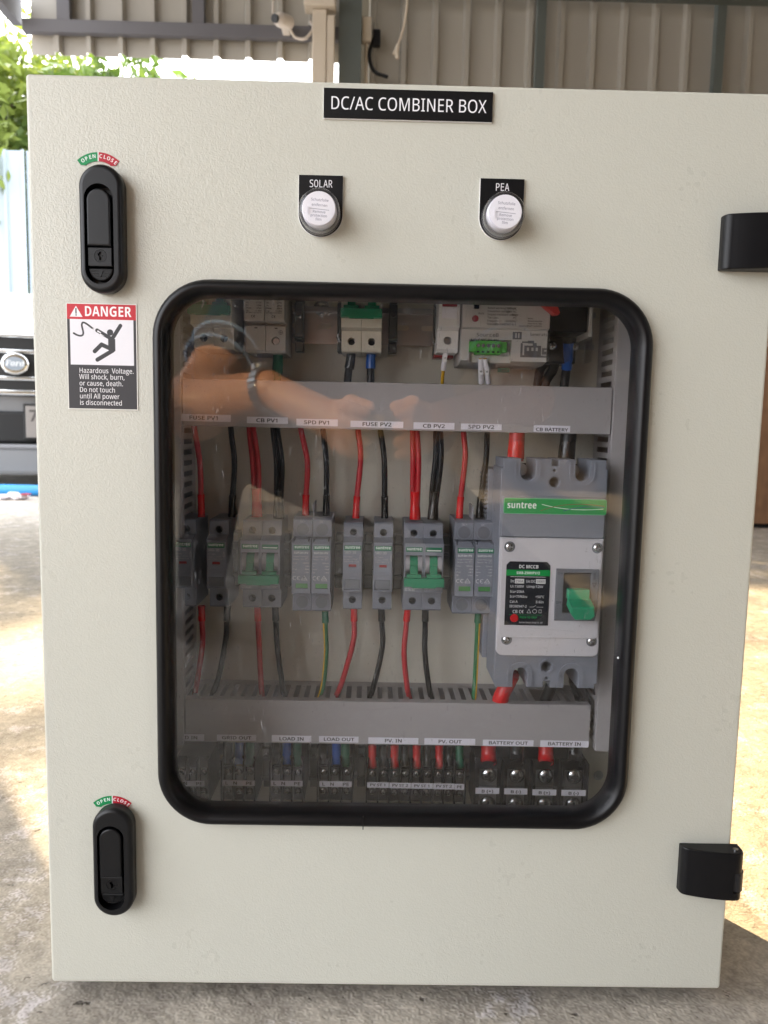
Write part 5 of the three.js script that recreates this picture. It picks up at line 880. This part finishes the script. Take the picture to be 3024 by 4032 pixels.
// leads into the terminal blocks
const zl = -0.131, tg = 'leads into the terminal blocks';
const lead = (label, X, Y, x, y0, y1, y2, r, m, sm, sr) => cable(label, [[X(x), Y(y0) - 30, zl - 0.008], [X(x), Y(y0), zl - 0.004], [X(x), Y((y1 + y2) / 2), zl], [X(x), Y(y2), ZT - 0.001]], r, m, { group: tg, sleeves: [[0.3, 0.97, sr, sm]], pinch: 0.08 });
for (const [n, xs] of [['GRID OUT', [550, 630, 708]], ['LOAD IN', [900, 975, 1052]], ['LOAD OUT', [1240, 1335, 1402]]]) {
  lead(`black sleeved lead into the L pole under the ${n} label`, b1x, b1y, xs[0], 940, 1010, 1140, 0.003, M.wireBlack, M.sleeveBlack, 0.0052);
  lead(`blue sleeved lead into the N pole under the ${n} label`, b1x, b1y, xs[1], 940, 1010, 1140, 0.003, M.wireBlack, M.sleeveBlue, 0.0045);
  lead(`green sleeved earth lead into the PE pole under the ${n} label`, b1x, b1y, xs[2], 940, 1010, 1140, 0.003, M.wireGreen, M.sleeveGreen, 0.0046);
}
[100, 167, 232, 295, 363, 427, 497, 555, 618].forEach((x, i) => { const k = i === 8 ? ['green', M.wireGreen, M.sleeveGreen] : i % 2 ? ['black', M.wireBlack, M.sleeveBlack] : ['red', M.wireRed, M.sleeveRed]; lead(`${k[0]} sleeved lead into the ${['first', 'second', 'third', 'fourth', 'fifth', 'sixth', 'seventh', 'eighth', 'last'][i]} pole of the PV terminal block`, b2x, b2y, x, 795, 830, 945, 0.0028, k[1], k[2], 0.0042); });
[790, 957, 1130, 1300].forEach((x, i) => { const red = i % 2 === 0; lead(`thick ${red ? 'red' : 'black'} cable into ${red ? 'B (+)' : 'B (-)'} under the ${i < 2 ? 'BATTERY OUT' : 'BATTERY IN'} label`, b2x, b2y, x, 795, 830, 915, 0.0066, red ? M.wireRed : M.wireBlack, red ? M.sleeveRed : M.sleeveBlack, 0.0078); });

// ---------------------------------------------------------------- what the window mirrors: house across the yard, the photographer
{
  const g = thing('facing_wall', 'grey-brown shed wall facing the cabinet door, with a row of paned windows', 'wall', [-2.3, 0, 5.4]);
  const wall = std('#433d37', 0.8), trim = std('#a39e96', 0.6), gl = phy({ color: '#20262b', roughness: 0.08 });
  mk('wall_face', box(8.75, 3.52, 0.2, 4.375, 1.76, 0.1), wall, g);
  for (const x of [2.2, 4.7, 7.2]) {
    const f = mk('window', merge([box(1.3, 0.07, 0.08, x, 2.1, -0.02), box(1.3, 0.07, 0.08, x, 0.9, -0.02), box(0.07, 1.13, 0.08, x - 0.615, 1.5, -0.02), box(0.07, 1.13, 0.08, x + 0.615, 1.5, -0.02), box(0.05, 1.13, 0.06, x - 0.2, 1.5, -0.02), box(0.05, 1.13, 0.06, x + 0.2, 1.5, -0.02), box(1.16, 0.05, 0.05, x, 1.5, -0.015)]), trim, g);
    mk('pane', box(1.16, 1.13, 0.01, x, 1.5, -0.01), gl, f);
  }
}
const V3 = (a) => new THREE.Vector3(...a);
function capsules(list, k) {                            // [a, b, ra, rb] tapered limbs joined smoothly
  const L = list.map(([a, b, ra, rb2]) => ({ a, d: [b[0] - a[0], b[1] - a[1], b[2] - a[2]], ra, rb: rb2, q: (b[0] - a[0]) ** 2 + (b[1] - a[1]) ** 2 + (b[2] - a[2]) ** 2 || 1e-9 }));
  return (x, y, z) => {
    let m = 1e3;
    for (const o of L) {
      const px = x - o.a[0], py = y - o.a[1], pz = z - o.a[2], t = Math.min(1, Math.max(0, (px * o.d[0] + py * o.d[1] + pz * o.d[2]) / o.q));
      const v = Math.hypot(px - o.d[0] * t, py - o.d[1] * t, pz - o.d[2] * t) - (o.ra + (o.rb - o.ra) * t), h = Math.max(0, k - Math.abs(m - v)) / k;
      m = Math.min(m, v) - h * h * k * 0.25;
    }
    return m;
  };
}
function sdfGeo(center, size, cell, fn) {
  const n = Math.ceil(size / cell), mc = new MarchingCubes(n, M.black, false, false, 160000), half = n / 2; mc.isolation = 0;
  for (let k = 0; k < n; k++) for (let j = 0; j < n; j++) for (let i = 0; i < n; i++) mc.field[i + j * n + k * n * n] = -fn(center[0] + (i - half) / half * size / 2, center[1] + (j - half) / half * size / 2, center[2] + (k - half) / half * size / 2);
  mc.update();
  const p = mc.positionArray.slice(0, mc.count * 3); for (let i = 0; i < p.length; i += 3) for (let c = 0; c < 3; c++) p[i + c] = center[c] + p[i + c] * size / 2;
  let g = new THREE.BufferGeometry(); g.setAttribute('position', new THREE.Float32BufferAttribute(p, 3)); g = mergeVertices(g, 1e-5); g.computeVertexNormals(); return g.toNonIndexed();
}
{
  const g = thing('person', 'person crouching with a phone, navy polo shirt with pale sleeve stripes and dark trousers', 'person', [0, 0, 0]);
  const skin = std('#bf8b6d', 0.5), navy = std('#1c2740', 0.85), trouser = std('#12141c', 0.9), hairM = std('#14110f', 0.7), shoeM = std('#2a2b2e', 0.6), stripe = std('#7f9fd0', 0.8);
  const J = { pel: [-0.06, 0.36, 1.45], chL: [-0.15, 0.72, 1.2], chR: [0.05, 0.72, 1.2], nk: [-0.05, 0.9, 1.1], hd: [-0.045, 1.03, 1.03], sL: [-0.25, 0.79, 1.08], eL: [-0.335, 0.5, 0.77], wL: [-0.195, 0.532, 0.69], sR: [0.15, 0.8, 1.1], eR: [0.27, 0.53, 0.88], wR: [0.12, 0.5, 0.73], hipL: [-0.17, 0.35, 1.43], kL: [-0.35, 0.46, 1.03], aL: [-0.42, 0.1, 1.2], tL: [-0.4, 0.045, 1.02], hipR: [0.06, 0.35, 1.44], kR: [0.33, 0.1, 1.2], aR: [0.3, 0.08, 1.62], tR: [0.3, 0.05, 1.76] };
  const headF = capsules([[[-0.045, 1.05, 1.02], [-0.045, 1.07, 1.06], 0.085, 0.088], [[-0.045, 0.99, 0.98], [-0.045, 1.0, 1.0], 0.05, 0.06], [J.nk, [-0.045, 0.98, 1.05], 0.055, 0.05], [[-0.045, 1.035, 0.935], [-0.045, 1.005, 0.918], 0.008, 0.014], [[-0.135, 1.03, 1.05], [-0.138, 1.05, 1.055], 0.012, 0.015], [[0.045, 1.03, 1.05], [0.048, 1.05, 1.055], 0.012, 0.015], [[-0.065, 0.972, 0.93], [-0.025, 0.972, 0.93], 0.007, 0.007]], 0.02);
  const armF = capsules([[J.sL, J.eL, 0.056, 0.05], [J.eL, J.wL, 0.052, 0.031], [J.sR, J.eR, 0.052, 0.042], [J.eR, J.wR, 0.043, 0.028], [J.sL, J.chL, 0.06, 0.06], [J.sR, J.chR, 0.06, 0.06], [J.chL, J.chR, 0.08, 0.08], [J.nk, [-0.05, 0.78, 1.16], 0.05, 0.07]], 0.03);
  const hand = (w, s) => { // palm from the wrist to the phone edge, four fingers behind and under it, thumb along the screen side
    const c = [s < 0 ? -0.075 : 0.056, 0.475, 0.655], l = [[w, c, 0.029, 0.032], [[c[0], c[1] + 0.02, c[2]], [c[0], c[1] - 0.025, c[2]], 0.022, 0.02]];
    const e = s < 0 ? -0.049 : 0.031, F = [[0.028, 0.036], [0.006, 0.042], [-0.016, 0.038], [-0.036, 0.03]];
    for (const [dy, len] of F) { const k = [c[0] - s * 0.008, c[1] + dy, c[2] - 0.03], m = [e + s * 0.004, c[1] + dy - 0.004, 0.583], t = [e - s * len * 0.42, c[1] + dy - 0.008, 0.581]; l.push([[c[0], c[1] + dy * 0.8, c[2]], k, 0.0115, 0.0105], [k, m, 0.0105, 0.009], [m, t, 0.009, 0.0078]); }
    l.push([[c[0], c[1] + 0.02, c[2]], [c[0] - s * 0.018, c[1] + 0.036, c[2] - 0.03], 0.014, 0.0115], [[c[0] - s * 0.018, c[1] + 0.036, c[2] - 0.03], [e - s * 0.02, c[1] + 0.03, 0.608], 0.0115, 0.009]);
    return sdfGeo([c[0] + s * 0.03, c[1], 0.65], 0.27, 0.0036, capsules(l, 0.008));
  };
  mk('body', merge([sdfGeo([-0.045, 1.0, 1.02], 0.36, 0.005, headF), sdfGeo([-0.05, 0.62, 0.98], 0.84, 0.0085, armF), hand(J.wL, -1), hand(J.wR, 1)]), skin, g);
  const elbowCut = (a, b, t) => [a[0] + (b[0] - a[0]) * t, a[1] + (b[1] - a[1]) * t, a[2] + (b[2] - a[2]) * t];
  const cL = elbowCut(J.sL, J.eL, 0.66), cR = elbowCut(J.sR, J.eR, 0.66);
  mk('polo_shirt', sdfGeo([-0.05, 0.62, 1.22], 0.86, 0.0105, capsules([[J.pel, [-0.05, 0.62, 1.26], 0.15, 0.14], [[-0.16, 0.5, 1.32], [0.05, 0.5, 1.32], 0.14, 0.14], [[-0.19, 0.66, 1.2], [0.08, 0.66, 1.2], 0.12, 0.12], [J.chL, J.chR, 0.125, 0.125], [[-0.05, 0.55, 1.3], [-0.05, 0.76, 1.17], 0.14, 0.12], [J.chL, J.sL, 0.1, 0.075], [J.chR, J.sR, 0.1, 0.075], [J.sL, cL, 0.072, 0.062], [J.sR, cR, 0.072, 0.062], [[-0.05, 0.8, 1.15], J.nk, 0.09, 0.062]], 0.05)), navy, g);
  for (const [a, b] of [[J.sL, J.eL], [J.sR, J.eR]]) for (const t of [0.62, 0.71]) { const m = mk('sleeve_stripe', new THREE.TorusGeometry(t < 0.65 ? 0.0655 : 0.064, 0.0035, 8, 40), stripe, g); const p = elbowCut(a, b, t); m.position.set(...p); m.lookAt(V3(b)); }
  mk('trousers', sdfGeo([-0.04, 0.3, 1.32], 1.02, 0.012, capsules([[J.pel, [-0.06, 0.44, 1.43], 0.155, 0.15], [J.hipL, J.kL, 0.1, 0.075], [J.kL, [J.aL[0], 0.12, J.aL[2]], 0.074, 0.056], [J.hipR, J.kR, 0.1, 0.075], [J.kR, [0.3, 0.09, 1.56], 0.074, 0.056]], 0.04)), trouser, g);
  for (const [a, t] of [[J.aL, J.tL], [J.aR, J.tR]]) mk('shoe', sdfGeo([(a[0] + t[0]) / 2, 0.08, (a[2] + t[2]) / 2], 0.36, 0.008, (() => { const f = capsules([[[a[0], 0.06, a[2] + 0.02], [t[0], 0.045, t[2]], 0.05, 0.04], [[a[0], 0.1, a[2]], [a[0], 0.05, a[2]], 0.05, 0.05]], 0.03); return (x, y, z) => Math.max(f(x, y, z), 0.004 - y); })()), shoeM, g);
  mk('hair', sdfGeo([-0.045, 1.09, 1.05], 0.34, 0.007, (() => { const f = capsules([[[-0.045, 1.075, 1.05], [-0.045, 1.06, 1.08], 0.094, 0.094]], 0.02); return (x, y, z) => Math.max(f(x, y, z), 1.075 - y + (z < 1.04 ? (1.04 - z) * 0.35 : -(z - 1.04) * 1.2)); })()), hairM, g);
  for (const s of [-1, 1]) { mk('eye', new THREE.SphereGeometry(0.01, 12, 8).translate(-0.045 + s * 0.032, 1.043, 0.945), std('#e8e4df', 0.3), g); }
  // watch on the forearm
  const wp = elbowCut(J.eL, J.wL, 0.95), t = thing('wrist_watch', 'steel link wrist watch worn on the arm of the crouching person', 'watch', wp);
  const dir = V3(J.wL).sub(V3(J.eL)).normalize();
  const links = []; for (let i = 0; i < 22; i++) { const a = i / 22 * Math.PI * 2; links.push(new RoundedBoxGeometry(0.0085, 0.003, 0.016, 2, 0.001).translate(0, 0.0355, 0).rotateZ(a)); }
  const band = mk('bracelet', merge(links), M.steel, t); band.lookAt(V3(wp).add(dir));
  const face = mk('watch_case', cylY(0.018, 0.008, 0, 0.039, 0, 28), M.steel, t); face.lookAt(V3(wp).add(dir));
  mk('dial', cylY(0.015, 0.001, 0, 0.0436, 0, 28), M.black, face);
  // the phone that took the picture
  const ph = thing('mobile_phone', 'dark mobile phone with square camera bump held by the crouching person', 'phone', [-0.009, 0.425, 0.5965]);
  mk('phone_body', rb(0.072, 0.147, 0.0075, 0.0035), std('#3a3f48', 0.3, 0.3), ph);
  mk('camera_bump', rb(0.034, 0.034, 0.0015, 0.0007, -0.0135, 0.0505, -0.0043), std('#a58f63', 0.35, 0.5), ph);
}
renderer.render(scene, camera);
